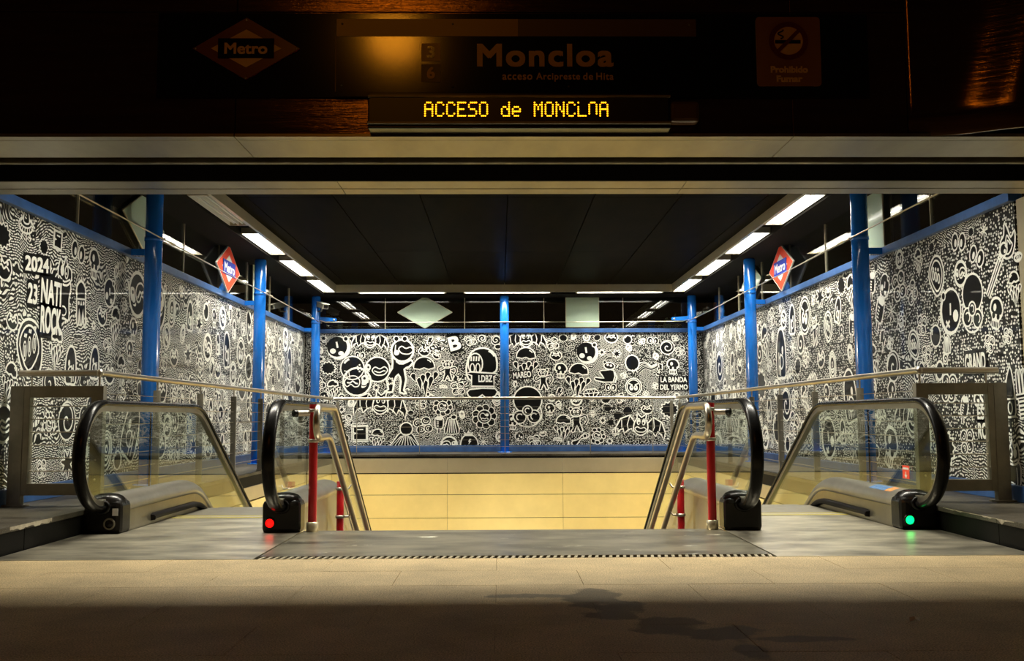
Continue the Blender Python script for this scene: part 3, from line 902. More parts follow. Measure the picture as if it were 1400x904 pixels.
    a2, b2 = sx(s, 1.50), sx(s, 1.76)
    bl(MB().box(min(a2, b2), max(a2, b2), 6.952, 7.25, -.04, .0005), 'side_plate', 'plate')
    bl(MB().box(min(a, b), max(a, b), 8.022, 8.20, -.04, .004), 'comb_plate', 'deck')
    for yy in (8.026, 8.16):
        bl(MB().box(min(a, b) + .01, max(a, b) - .01, yy, yy + .03, .0041, .0052), 'yellow_line', 'yellow')
    y, z = 8.205, -.004
    for i in range(15):
        m = MB()
        m.box(min(a, b) + .012, max(a, b) - .012, y, y + .40, z - .03, z)
        m.box(min(a, b) + .012, max(a, b) - .012, y, y + .02, z - .24, z - .03)
        bl(m, 'step', 'steel_dark')
        y += .40
        z -= (0, .03, .12)[i] if i < 3 else .231
    return t
escL = escalator(-1, 'left escalator with a red indicator lamp and black handrails', {2.88: ('off', .055), 1.63: ('red', -.075)})
escR = escalator(1, 'right escalator with a green indicator lamp and black handrails', {2.88: ('green', -.075)})
def stick(nm, label, mat, parent, x0, x1, y0, y1, z0, z1):
    o = boxo(nm, mat, parent, x0 - parent.location.x, x1 - parent.location.x, y0 - parent.location.y, y1 - parent.location.y, z0, z1)
    o['label'] = label
    return o
xs_ = sx(1, 2.88)
s1 = stick('notice_sticker', 'red sticker with a white arrow', 'sticker_red', escR, xs_ - .0085, xs_ - .0065, 7.12, 7.24, .345, .44)
arrow = [(7.18, .345), (7.205, .372), (7.187, .372), (7.187, .395), (7.173, .395), (7.173, .372), (7.155, .372)]
MB().prism([(y - 7.1, z) for y, z in arrow], 'x', xs_ - .0095 - escR.location.x, xs_ - .0085 - escR.location.x).build('arrow', 'sign_white', s1)
MB().prism([(y - 7.1, z) for y, z in ((7.13, .41), (7.23, .41), (7.23, .425), (7.13, .425))], 'x', xs_ - .0095 - escR.location.x, xs_ - .0085 - escR.location.x).build('printed_line', 'sign_white', s1)
for i in range(7):
    ya_ = .16 + i * .062
    q = []
    for (th_, dy_) in ((100, 0), (118, .008), (136, .016)):
        a_ = math.radians(th_)
        q += [(xs_ - escR.location.x + .1262 * math.cos(a_), ya_ + dy_, .185 + .0868 * math.sin(a_)), (xs_ - escR.location.x + .1262 * math.cos(a_), ya_ + dy_ + .045, .185 + .0868 * math.sin(a_))]
    MB().add(q, [(0, 1, 3, 2), (2, 3, 5, 4)]).build('safety_sticker', 'sticker_orange' if i < 2 else 'sticker_blue', escR)
xl_ = sx(-1, 2.88)
stick('notice_sticker', 'small white printed sticker', 'paper', escL, xl_ + .075, xl_ + .115, 6.982, 6.984, .125, .175)

# ------------------------------------------------------------------ stair handrails on red posts
def stair_rail(s, label):
    t = thing('stair_handrail', label, 'handrail', (sx(s, 1.42), 7.05, 0), 'stair handrails')
    oy = 7.05
    dx = -s * .085
    def P(x, y, z): return (x, y - oy, z)
    for (y, zt, zb) in ((7.05, .90, .0), (8.27, .275, -.66), (9.5, -.42, -1.33)):
        MB().tube([P(0, y, zb), P(0, y, zt)], .031, 16).build('post', 'red_paint', t)
        MB().lathe([(.031, .0), (.042, .0), (.042, .065), (.033, .07)], P(0, y, zb), n=20).build('post_foot', 'steel', t)
        for zc in ((.855, .64) if zt > .5 else (zt - .06, zt - .29)):
            o = MB().lathe([(.031, -.012), (.039, -.012), (.039, .012), (.031, .012)], P(0, y, zc), n=18)
            o.tube([P(dx * .35, y, zc), P(dx * .8, y, zc), P(dx, y + .02, zc + .03)], .008, 8)
            o.build('clamp', 'tube', t)
    k = math.tan(math.radians(30))
    R = .10
    pts = [P(dx, 9.9, .88 - (9.9 - 7.42) * k - .22)]
    # lower run up, loop at the front, upper run back down
    low = [P(dx, 9.9, .665 - (9.9 - 7.22) * k), P(dx, 7.26, .665 - .03), P(dx, 7.20, .657), P(dx, 7.12, .668)]
    loop = [P(dx, 6.82, .668)] + [P(dx, 6.80 + .105 * math.cos(math.radians(a)), .773 + .105 * math.sin(math.radians(a))) for a in range(-100, -261, -16)] + [P(dx, 6.82, .879)]
    upp = [P(dx, 7.36, .879), P(dx, 7.42, .868), P(dx, 7.47, .842), P(dx, 9.9, .842 - (9.9 - 7.47) * k)]
    MB().tube(low + loop + upp, .0235, 14).build('rail_tube', 'tube', t)
    MB().tube([P(s * .03, 7.03, .835), P(s * .11, 6.97, .835)], .022, 14).build('rail_stub', 'tube', t)
    MB().tube([P(s * .105, 6.975, .835), P(s * .125, 6.958, .835)], .027, 14).build('stub_cap', 'plastic', t)
    return t
stair_rail(-1, 'steel loop handrail on red posts at the left edge of the stairs')
stair_rail(1, 'steel loop handrail on red posts at the right edge of the stairs')

# ------------------------------------------------------------------ guard railings round the opening
def guard(s, label):
    X = sx(s, RAIL_X); y0, y1 = 7.32, PIT_Y - .02
    t = thing('guard_railing', label, 'railing', (X, y0, KERB_Z), 'guard railings')
    ox, oy, oz = X, y0, KERB_Z
    def bl(mb, nm, mat, bevel=0.0):
        mb.v = [(x - ox, y - oy, z - oz) for (x, y, z) in mb.v]
        return mb.build(nm, mat, t, bevel)
    xo = sx(s, WALL_X - .10)
    zt = 1.045
    # framed end panel facing the street
    a, b = min(X, xo), max(X, xo)
    wpost = .095
    ya, yb_ = y0 - .03, y0 + .03
    inner = (X - .045, X + .045)
    outer = (xo - .05, xo + .05)
    bl(MB().box(outer[0], outer[1], ya, yb_, KERB_Z, zt), 'end_post', 'steel_dark', .003)
    bl(MB().box(outer[0] - .03, outer[1] + .03, ya - .03, yb_ + .03, KERB_Z, KERB_Z + .012), 'foot_plate', 'steel_dark', .002)
    fi = xo - s * .075           # frame stile next to the end post
    bl(MB().box(fi - .022, fi + .022, ya - .006, yb_, .245, zt), 'frame_stile', 'steel_dark', .003)
    bl(MB().box(inner[0], inner[1], ya - .006, yb_, .245, zt), 'frame_stile', 'steel_dark', .003)
    lo, hi = min(fi, X), max(fi, X)
    bl(MB().box(lo, hi, ya - .004, yb_ - .004, zt - .085, zt - .0005), 'frame_rail', 'steel_dark', .003)
    bl(MB().box(lo, hi, ya - .004, yb_ - .004, .245, .33), 'frame_rail', 'steel_dark', .003)
    for k in range(6):
        z = .42 + k * .095
        bl(MB().tube([(lo, y0, z), (hi, y0, z)], .004, 6), 'wire', 'tube')
    for z in (.36, .50, .64, .78, .92):
        bl(MB().lathe([(0, -.004), (.008, -.004), (.008, .0)], (X, ya - .006, z), axis='y', n=10), 'bolt', 'tube')
    # posts down the side
    for i in range(1, 9):
        y = y0 + i * 1.23
        bl(MB().box(X - .030, X + .030, y - .012, y + .012, KERB_Z, zt), 'post', 'steel_dark', .003)
        bl(MB().tube([(X, y, zt - .01), (X, y, 1.12)], .008, 8), 'rail_pin', 'tube')
        bl(MB().box(X - .03, X + .05, y - .05, y + .05, KERB_Z, KERB_Z + .012), 'foot_plate', 'steel_dark', .002)
    bl(MB().tube([(X, y0, zt - .01), (X, y0, 1.12)], .008, 8), 'rail_pin', 'tube')
    bl(MB().tube([(xo - s * .09, y0, zt - .01), (xo - s * .09, y0, 1.12)], .006, 8), 'rail_pin', 'tube')
    for k in range(7):
        z = .30 + k * .115
        bl(MB().tube([(X, y0 + .04, z), (X, y1, z)], .0035, 6), 'wire', 'tube')
    bl(MB().tube([(X, y0, 1.14), (X, y1, 1.14), (X - s * .02, y1 + .05, 1.14)], .024, 14), 'top_rail', 'tube')
    bl(MB().tube([(X, y0, 1.14), (xo, y0, 1.14)], .024, 14), 'top_rail_return', 'tube')
    bl(MB().lathe([(0, -.03), (.022, -.024), (.030, 0), (.022, .024), (0, .03)], (X, y0, 1.14), axis='z', n=16), 'rail_elbow', 'tube')
    return t
guard(-1, 'steel guard railing with wire infill along the left side of the opening')
guard(1, 'steel guard railing with wire infill along the right side of the opening')
t = thing('guard_railing', 'thin steel guard railing across the back of the opening', 'railing', (XC, PIT_Y + .06, KERB_Z), 'guard railings')
r_ = RAIL_X
pts = [(-r_ + .055, 0, 1.14 - KERB_Z), (r_ - .055, 0, 1.14 - KERB_Z)]
MB().tube(pts, .024, 14).build('top_rail', 'tube', t)
for x in (-2.6, -1.5, 0.0, 1.5, 2.6):
    MB().tube([(x, 0, 0), (x, 0, 1.13 - KERB_Z)], .007, 8).build('post', 'steel_dark', t)
for x in (-2.94, 2.94):
    boxo('post', 'steel_dark', t, x - .028, x + .028, -.012, .012, 0, 1.09 - KERB_Z, .003)
for k in range(7):
    MB().tube([(-r_ + .05, 0, .13 + k * .115), (r_ - .05, 0, .13 + k * .115)], .003, 6).build('wire', 'steel_dark', t)

# ------------------------------------------------------------------ signs on the fascia
SY = FRONT_Y - .012
band = tag(boxo('sign_band', 'sign_black', None, -1.96, 2.14, SY, FRONT_Y - .0005, 2.63, 3.13, .002), 'long black enamel band on the fascia behind the signs', 'sign band')
def flat(nm, mat, parent, x0, x1, z0, z1, y, d=.003, bevel=0.0):
    l = parent.location
    return boxo(nm, mat, parent, x0 - l.x, x1 - l.x, y - d - l.y, y - l.y, z0 - l.z, z1 - l.z, bevel)
# diamond sign
t = thing('metro_diamond_sign', 'dark maroon diamond sign reading Metro at the left of the fascia', 'sign', (-1.449, SY - .001, 2.915))
W_, H_ = .612, .366
MB().prism(diamond(W_, H_), 'y', -.012, 0).build('red_diamond', 'maroon', t)
MB().prism(diamond(W_ * .655, H_ * .61), 'y', -.015, -.012).build('pale_diamond', 'sign_lettering', t)
MB().box(-.16, .16, -.018, -.012, -.058, .058).build('name_bar', 'sign_black', t)
text_obj('lettering', 'Metro', .1, 'sign_lettering', t, facing_y(0, -.019, -.002), bold=.0025, fit=(.245, .066))
for p in ((-.29, 0), (.29, 0), (0, .172), (0, -.172)):
    MB().lathe([(0, -.016), (.005, -.015), (.006, -.012)], (p[0], 0, p[1]), axis='y', n=8).build('screw', 'steel', t)
# station sign
t = thing('station_name_sign', 'black station sign reading Moncloa acceso Arcipreste de Hita with line numbers', 'sign', (.10, SY - .001, 2.86))
flat('plate', 'sign_black', t, -.938, 1.145, 2.632, 3.093, SY - .001, .012, .001)
yf = SY - .013
flat('ochre_strip', 'ochre', t, -.932, .110, 2.988, 3.090, yf)
flat('brown_strip', 'brown', t, .110, 1.139, 2.988, 3.090, yf)
flat('edge_strip', 'brown', t, -.938, -.932, 2.66, 2.985, yf)
def stext(body, cx, cz, w, h, nm='lettering', bold=.003, mat='sign_lettering'):
    l = t.location
    return text_obj(nm, body, .15, mat, t, facing_y(cx - l.x, yf - .002 - l.y, cz - l.z), bold=bold, fit=(w, h), space=1.12)
stext('Moncloa', .267, 2.875, .785, .136, bold=.0042)
for (wd, cx_w, w_w, h_w, up_w) in (('acceso', .106, .172, .032, .016), ('Arcipreste', .340, .252, .052, .0155), ('de', .512, .058, .042, .021), ('Hita', .609, .100, .042, .021)):
    stext(wd, cx_w, 2.7295 + up_w, w_w, h_w, bold=.003)
for (zc, d) in ((2.893, '3'), (2.770, '6')):
    flat('line_square', 'ochre' if d == '3' else 'brown', t, -.445, -.336, zc - .052, zc + .052, yf)
    l = t.location
    text_obj('line_number', d, .1, 'sign_black' if d == '3' else 'sign_lettering', t, facing_y(-.390 - l.x, yf - .005 - l.y, zc - l.z), bold=.003, fit=(.046, .070))
for (x, z) in ((-.90, 3.06), (-.265, 3.06), (1.10, 3.06), (-.90, 2.70), (-.265, 2.69), (.40, 2.69)):
    l = t.location
    MB().lathe([(0, -.006), (.006, -.005), (.007, 0)], (x - l.x, yf - l.y, z - l.z), axis='y', n=10).build('screw', 'steel_dark', t)
# no smoking sign
t = thing('no_smoking_sign', 'square orange brown no smoking sign reading Prohibido Fumar at the right of the fascia', 'sign', (1.675, SY - .001, 2.903))
w2, h2, rc = .186, .206, .02
poly = [(cx + rc * math.cos(math.radians(a)), cz + rc * math.sin(math.radians(a))) for (cx, cz, a0) in ((w2 - rc, h2 - rc, 0), (-w2 + rc, h2 - rc, 90), (-w2 + rc, -h2 + rc, 180), (w2 - rc, -h2 + rc, 270)) for a in range(a0, a0 + 91, 18)]
MB().prism(poly, 'y', -.006, 0).build('plate', 'smoke_bg', t)
cz = .062
MB().lathe([(0, -.008), (.108, -.008), (.108, -.006)], (0, 0, cz), axis='y', n=40, smooth=False).build('pale_disc', 'sign_lettering', t)
MB().lathe([(.084, -.0085), (.084, -.011), (.113, -.011), (.113, -.0085)], (0, 0, cz), axis='y', n=40, smooth=False).build('prohibition_ring', 'maroon', t)
MB().box(-.078, .070, -.0105, -.008, cz - .016, cz + .004).build('cigarette', 'black', t)
MB().tube([(-.045 + .016 * math.sin(a * 1.7), -.0095, cz + .012 + a * .011) for a in [i * .45 for i in range(12)]], .004, 6).build('smoke_curl', 'black', t)
MB().prism([(-.085, cz - .070), (-.070, cz - .085), (.085, cz + .070), (.070, cz + .085)], 'y', -.0125, -.0105).build('prohibition_bar', 'maroon', t)
text_obj('lettering', 'Prohibido', .05, 'sign_lettering', t, facing_y(0, -.0075, -.108), bold=.002, fit=(.215, .040))
text_obj('lettering', 'Fumar', .05, 'sign_lettering', t, facing_y(0, -.0075, -.163), bold=.002, fit=(.15, .038))

# ------------------------------------------------------------------ LED message display
t = thing('led_display', 'black LED message box with amber text reading ACCESO de MONCLOA', 'display', (.112, 5.49, 2.412))
def lb(nm, mat, x0, x1, y0, y1, z0, z1, bevel=0.0): return boxo(nm, mat, t, x0 - .112, x1 - .112, y0 - 5.49, y1 - 5.49, z0 - 2.412, z1 - 2.412, bevel)
lb('housing', 'plastic', -.735, .965, 5.37, 5.485, 2.415, 2.622, .006)
lb('screen', 'led_off', -.72, .95, 5.364, 5.371, 2.452, 2.588)
lb('trim_bar', 'steel_dark', -.735, .965, 5.357, 5.372, 2.590, 2.604, .003)
lb('trim_bar', 'steel_dark', -.735, .965, 5.350, 5.372, 2.436, 2.450, .003)
lb('end_box', 'brown', .968, 1.135, 5.40, 5.485, 2.462, 2.585, .02)
FONT = {'A': '01110 10001 10001 11111 10001 10001 10001', 'C': '01110 10001 10000 10000 10000 10001 01110', 'E': '11111 10000 10000 11110 10000 10000 11111',
        'S': '01111 10000 10000 01110 00001 00001 11110', 'O': '01110 10001 10001 10001 10001 10001 01110', 'd': '00001 00001 01101 10011 10001 10001 01111',
        'e': '00000 00000 01110 10001 11111 10000 01110', 'M': '10001 11011 10101 10101 10001 10001 10001', 'N': '10001 11001 10101 10101 10011 10001 10001',
        'L': '10000 00000 10000 10000 10000 10000 11111', 'o': '01110 10001 10001 10001 10001 10001 00000'}
px_, pz_ = 1.033 / 101, .084 / 6.6
msg = 'ACCESO de MONCLoA'
for i, ch in enumerate(msg):
    if ch == ' ': continue
    m = MB()
    for r, row in enumerate(FONT[ch].split()):
        for c, v in enumerate(row):
            if v == '1':
                x = -.414 + (i * 6 + c) * px_ - .112; z = 2.561 - r * pz_ - 2.412
                m.lathe([(0, -.1285), (.0036, -.1280), (.0050, -.1262)], (x, 0, z), axis='y', n=8)
    m.build('led_character', 'led', t)

# ------------------------------------------------------------------ scrap of paper on the paving
sc = MB()
sc.add([(-.022, -.012, .001), (.0, -.016, .010), (.020, -.006, .002), (.024, .010, .012), (.002, .016, .004), (-.018, .010, .013), (.001, .0, .020)], [(0, 1, 6), (1, 2, 6), (2, 3, 6), (3, 4, 6), (4, 5, 6), (5, 0, 6), (0, 5, 4, 3, 2, 1)])
o = sc.build('paper_scrap', 'paper', None); o.location = (1.617, 3.894, .001)
tag(o, 'tiny crumpled white paper scrap lying on the dark paving', 'litter')

# ------------------------------------------------------------------ painted figures on the lower panes
# every figure is a thin layer of black and white paint; drawn in a unit circle, u to the right, v up
def circ(cx, cy, r, ry=None, n=20, a0=0, a1=360):
    full = abs(a1 - a0) >= 360
    k = n if full else n + 1
    ry = r if ry is None else ry
    return [(cx + r * math.cos(math.radians(a0 + (a1 - a0) * i / n)), cy + ry * math.sin(math.radians(a0 + (a1 - a0) * i / n))) for i in range(k)]
def smooth(pts, closed=True, k=5):
    out = []; n = len(pts)
    for i in range(n if closed else n - 1):
        p0 = pts[i - 1] if closed or i else pts[0]
        p1 = pts[i]; p2 = pts[(i + 1) % n]
        p3 = pts[(i + 2) % n] if closed or i + 2 < n else pts[-1]
        for j in range(k):
            t = j / k
            out.append(tuple(.5 * ((2 * p1[c]) + (-p0[c] + p2[c]) * t + (2 * p0[c] - 5 * p1[c] + 4 * p2[c] - p3[c]) * t * t + (-p0[c] + 3 * p1[c] - 3 * p2[c] + p3[c]) * t ** 3) for c in (0, 1)))
    if not closed: out.append(pts[-1])
    return out
def wob(cx, cy, r, lobes, amp, ry=None, n=None, ph=0):
    n = n or lobes * 5
    ry = ry or r
    return [(cx + (r * (1 + amp * math.cos(lobes * 2 * PI * i / n + ph))) * math.cos(2 * PI * i / n), cy + (ry * (1 + amp * math.cos(lobes * 2 * PI * i / n + ph))) * math.sin(2 * PI * i / n)) for i in range(n)]
class D:
    """display list of one figure"""
    def __init__(s): s.p = []
    def fill(s, pts, c): s.p.append(('f', pts, c)); return s
    def line(s, pts, c='w', w=1.0, closed=False): s.p.append(('l', pts, c, w, closed)); return s
    def blob(s, pts, w=1.3, c='k'): s.fill(pts, c); return s.line(pts, 'w' if c == 'k' else 'k', w, True)
def drop(cx, cy, r, L, ang):
    c, s_ = math.cos(ang), math.sin(ang)
    base = [(r * math.cos(a), r * math.sin(a)) for a in [PI / 2 + PI * i / 8 for i in range(9)]] + [(L * .5, -r * .55), (L, 0), (L * .5, r * .55)]
    return [(cx - (x * c - y * s_), cy - (x * s_ + y * c)) for x, y in base]
def lips_shape(cx, cy, w, h):
    return smooth([(cx - w, cy + h * .1), (cx - w * .6, cy + h), (cx, cy + h * .45), (cx + w * .6, cy + h), (cx + w, cy + h * .1), (cx + w * .6, cy - h), (cx, cy - h * 1.25), (cx - w * .6, cy - h)], k=3)
def m_ball_head(d):
    d.fill(circ(.1, -.05, 1.08), 'w'); d.fill(circ(-.06, .05, .92), 'k')
    d.fill(circ(-.42, -.35, .27, .24, 14), 'w'); d.fill(circ(.32, -.55, .25, .20, 14), 'w')
    d.line([(-.12, .5), (.0, -.05)], w=2.0); d.blob(circ(.72, .78, .22, n=12), 1.2)
def m_dots_head(d):
    d.blob(circ(0, 0, 1)); d.line(circ(0, 0, .8, n=6, a0=110, a1=150), w=2.2)
    for (x, y) in ((.45, .1), (.62, .25), (.7, .02), (.5, -.12), (.8, -.15), (.62, -.3)): d.fill(circ(x, y, .08, n=8), 'w')
    d.line([(-.7, -.25), (-.3, -.3), (-.2, -.9)], w=1.0); d.line([(-.5, -.3), (-.45, -.85)], w=1.0)
def m_lips_head(d):
    d.blob(circ(0, 0, 1), 1.6); d.line(lips_shape(.2, -.1, .62, .3), w=1.2, closed=True)
    d.line([(-.25, -.1), (0, -.22), (.2, -.25), (.5, -.12), (.65, -.15)], w=1.2)
    d.fill(circ(-.75, .2, .24, .28, 12), 'w'); d.fill(circ(-.72, .2, .09, n=8), 'k'); d.line(circ(-.72, -.3, .2, n=10, a0=60, a1=300), w=1.1)
    d.blob([(-.25, 1.05), (.2, 1.2), (.22, 1.32), (-.22, 1.2)], .8)
def m_mask_head(d):
    d.blob(circ(0, 0, 1), 2.0); d.line(smooth([(-.9, .05), (-.6, .4), (-.1, .42), (.2, .1), (.1, -.3), (-.2, -.35), (-.45, -.15), (-.75, -.3)], k=3), w=1.1, closed=True)
    d.line([(-.72, .0), (-.5, -.05), (-.3, .08), (-.1, -.1), (.05, -.15)], w=1.6)
    d.fill(smooth([(.35, .35), (.75, .45), (.85, .0), (.6, -.4), (.3, -.45), (.35, .0)], k=3), 'w'); d.fill(circ(.55, .2, .10, n=8), 'k'); d.line(circ(.5, -.05, .28, n=8, a0=200, a1=340), 'k', 1.0)
def m_figure(d):
    body = smooth([(-.25, .2), (-.22, -.15), (-.38, -.5), (-.28, -.92), (-.42, -1.0), (-.12, -1.0), (-.1, -.6), (.02, -.35), (.14, -.6), (.14, -.98), (.40, -1.0), (.28, -.9), (.32, -.5), (.22, -.15), (.38, -.05), (.5, .12), (.4, .2), (.15, .05), (-.08, .1), (-.1, .45), (-.25, .45)], k=2)
    d.blob(body, 1.8)
    d.blob(circ(.08, .52, .40), 1.8); d.line(lips_shape(.2, .55, .26, .12), w=1.0, closed=True); d.line([(-.18, .7), (-.18, .45)], w=1.0)
    d.fill(circ(-.12, .42, .10, n=10), 'w'); d.blob(circ(-.18, .92, .1, n=8), 1); d.blob(circ(.12, .95, .1, n=8), 1)
def m_bat(d):
    for s in (-1, 1):
        w = [(s * .25, .2), (s * .55, .55), (s * .95, .35), (s * 1.15, -.1), (s * 1.1, -.45), (s * .98, -.2), (s * .8, -.08), (s * .72, -.3), (s * .55, -.12), (s * .4, -.05), (s * .34, -.2)]
        d.blob(w, 1.3); d.line([(s * .55, .5), (s * .62, .1), (s * .56, -.1)], w=.8); d.line([(s * .9, .32), (s * .86, -.05)], w=.8)
    d.blob(smooth([(-.3, .25), (-.2, .45), (-.22, .7), (0, .5), (.22, .7), (.2, .45), (.3, .25), (.32, -.1), (.1, -.3), (-.1, -.3), (-.32, -.1)], k=2), 1.2)
    for s in (-1, 1): d.fill(circ(s * .12, .3, .09, .16, 10), 'w'); d.fill(circ(s * .10, .24, .04, .06, 8), 'k')
    d.line(lips_shape(0, -.05, .26, .10), w=.9, closed=True)
def m_asterisk(d): d.blob(wob(0, 0, .72, 7, .36, n=42), 1.0)
def m_cloud(d):
    p = wob(0, 0, .85, 12, .13, ry=.72, n=72)
    d.fill([(x * 1.22, y * 1.24) for x, y in p], 'w'); d.fill(wob(0, 0, .88, 12, .10, ry=.74, n=72), 'k')
def m_drip(d):
    for i, (x, y, L, a) in enumerate(((-.75, -.25, .45, 1.9), (-.35, -.55, .8, 1.7), (.05, -.75, .95, 1.55), (.45, -.5, .75, 1.35), (.78, -.2, .45, 1.2), (-.1, -.35, .5, 1.6), (.25, -.2, .4, 1.4))):
        d.blob(drop(x, y, .19, L, a), .9)
    d.blob(circ(0, .35, .72, .68, 22, -8, 188) + [(-.3, .18), (0, .28), (.3, .16)], 1.3)
    d.line(circ(.1, .55, .4, .28, 6, 20, 70), w=1.0)
def m_eyes(d):
    for s in (-1, 1):
        d.fill(circ(s * .5, 0, .5, .62, 14), 'w'); d.fill(circ(s * .5, 0, .38, .5, 14), 'k'); d.fill(circ(s * .4, -.08, .16, .26, 10), 'w')
def m_bolt(d): d.blob([(-.2, 1), (.6, 1), (.25, .2), (.75, .2), (-.3, -1), (-.02, -.05), (-.6, -.05)], 1.3)
def m_star(d):
    for k in range(4):
        a = k * PI / 4; d.line([(-math.cos(a), -math.sin(a)), (math.cos(a), math.sin(a))], w=.9)
def m_spiral(d):
    d.fill(circ(0, 0, 1.05), 'k'); d.line([(r * math.cos(r * 9), r * math.sin(r * 9)) for r in [i / 30 for i in range(2, 31)]], w=1.1); d.line(circ(0, 0, 1.05), w=1.0, closed=True)
def m_curls(d):
    for (x, y, r, a) in ((-.5, .3, .5, 0), (.35, .45, .48, 120), (-.2, -.45, .5, 220), (.55, -.35, .45, 40)):
        d.blob(circ(x, y, r, r * .9, 16), 1.0); d.line(circ(x, y, r * .5, r * .42, 8, a, a + 240), w=.9); d.fill(circ(x, y, r * .15, n=8), 'w')
def m_gremlin(d):
    d.blob(smooth([(-.3, .25), (.3, .3), (.25, -.2), (.45, -.9), (.2, -.95), (0, -.45), (-.25, -.95), (-.5, -.9), (-.3, -.3)], k=2), 1.2)
    d.line(smooth([(-.3, .15), (-.75, -.05), (-.85, .3), (-.6, .42)], False, 3), 'w', 3.0); d.line(smooth([(-.3, .15), (-.75, -.05), (-.85, .3), (-.6, .42)], False, 3), 'k', 1.4)
    d.line(smooth([(.3, .2), (.75, .3), (.85, -.1), (.65, -.4)], False, 3), 'w', 3.0); d.line(smooth([(.3, .2), (.75, .3), (.85, -.1), (.65, -.4)], False, 3), 'k', 1.4)
    d.blob(circ(0, .62, .46, .36, 18), 1.2); d.blob(circ(-.42, .92, .15, n=10), .9); d.blob(circ(.42, .92, .15, n=10), .9)
    d.fill(circ(-.15, .68, .12, .16, 10), 'w'); d.fill(circ(.15, .68, .12, .16, 10), 'w'); d.fill(circ(-.12, .66, .05, n=8), 'k'); d.fill(circ(.18, .66, .05, n=8), 'k'); d.line(circ(0, .5, .22, .12, 8, 200, 340), w=1.0)
def m_lips(d):
    d.blob(smooth([(-1, .0), (-.6, .7), (0, .35), (.6, .75), (1, .1), (.6, -.55), (0, -.7), (-.6, -.5)], k=3), 1.3); d.line(smooth([(-.7, .0), (-.3, .2), (0, 0), (.3, .2), (.7, 0)], False, 3), w=1.3)
    d.fill(circ(-.4, .42, .14, n=8), 'w'); d.fill(circ(.4, .42, .14, n=8), 'w')
def m_astronaut(d):
    d.blob(smooth([(-.5, -.55), (-.75, .0), (-.5, .8), (.1, 1.0), (.6, .7), (.7, .1), (.5, -.2)], k=3), 1.6)
    d.blob(circ(-.32, .25, .34, .5, 18), 1.2)
    for s in (-.46, -.2): d.line(circ(s, .05, .10, .22, 10), w=.9, closed=True)
    for k in range(4): d.line([(-.52 + k * .12, .38), (-.5 + k * .12, .6)], w=1.2)
    d.line(circ(.15, .45, .45, .42, 6, 20, 70), w=1.4)
    d.blob([(-.55, -.12), (.72, -.22), (.55, -.35), (.55, -.82), (-.5, -.8), (-.5, -.3), (-.75, -.2)], 1.4)
    d.blob(smooth([(-.6, -.95), (.6, -.92), (.62, -1.25), (.2, -1.4), (.0, -1.2), (-.3, -1.4), (-.65, -1.25)], k=2), 1.2); d.blob(circ(.75, 1.05, .16, .12, 10), .9)
def m_cabbage(d):
    for k in range(9):
        a = k * 2 * PI / 9; d.blob(drop(.62 * math.cos(a), .62 * math.sin(a), .27, .75, a), .9)
    d.blob(circ(0, 0, .48), 1.1); d.line(circ(-.12, .05, .2, n=8, a0=0, a1=260), w=.9); d.fill(circ(.2, .12, .12, n=8), 'w'); d.line(lips_shape(.02, -.2, .25, .09), w=.8, closed=True)
def m_robe(d):
    d.blob(smooth([(-.35, .35), (-.8, -.2), (-1.15, -.9), (-.6, -1.0), (.6, -1.0), (1.15, -.9), (.8, -.2), (.35, .35)], k=2), 1.2)
    for k in range(-4, 5): d.line([(k * .09, .15 - abs(k) * .03), (k * .25, -.95)], w=.8)
    d.blob(circ(0, .6, .48), 1.3); d.line([(-.3, .22), (0, .15), (.3, .22)], w=1.0)
def m_book(d):
    d.fill([(-.8, -1.05), (1.0, -1.0), (.95, .95), (-.85, .9)], 'w'); d.fill([(-.62, -.7), (.72, -.68), (.68, .75), (-.68, .68)], 'k'); d.fill([(-.7, .1), (-.2, .0), (-.65, -.2)], 'w'); d.line([(-.9, -.9), (-.95, 1.1), (.8, 1.15)], w=1.0); d.line([(-.3, .4), (.4, .42)], w=1.0)
def m_popsicle(d):
    d.blob(smooth([(-.4, .8), (.4, .9), (.55, .2), (.4, -.5), (-.35, -.5), (-.5, .2)], k=3), 1.2); d.fill([(-.4, .65), (-.2, 1.1), (0, .85), (.2, 1.15), (.45, .7), (.3, .5), (-.3, .5)], 'w')
    for k in range(4): d.line([(-.3, .3 - k * .2), (-.02, .28 - k * .2)], w=.9)
    d.blob([(-.12, -.5), (-.16, -1.1), (.16, -1.1), (.12, -.5)], 1.0)
def m_coat(d):
    d.blob(smooth([(-.4, .7), (.3, .75), (.6, .1), (.75, -.9), (-.75, -.9), (-.6, .1)], k=2), 1.2)
    for k in range(-2, 3): d.line([(k * .12, .6), (k * .26, -.85)], w=1.0)
    d.blob(circ(.2, .8, .3, .24, 12), 1.0)
def m_bag(d):
    d.blob(smooth([(-.5, .55), (.3, .6), (.85, .0), (.75, -.85), (-.75, -.85), (-.9, -.1)], k=3), 1.3); d.fill([(-.5, .5), (-.6, .95), (-.3, .8), (-.1, 1.1), (.1, .8), (.4, .95), (.3, .5)], 'w'); d.fill([(0, .2), (.2, .2), (.08, -.02), (.2, -.02), (-.1, -.4), (-.02, -.1), (-.14, -.1)], 'w')
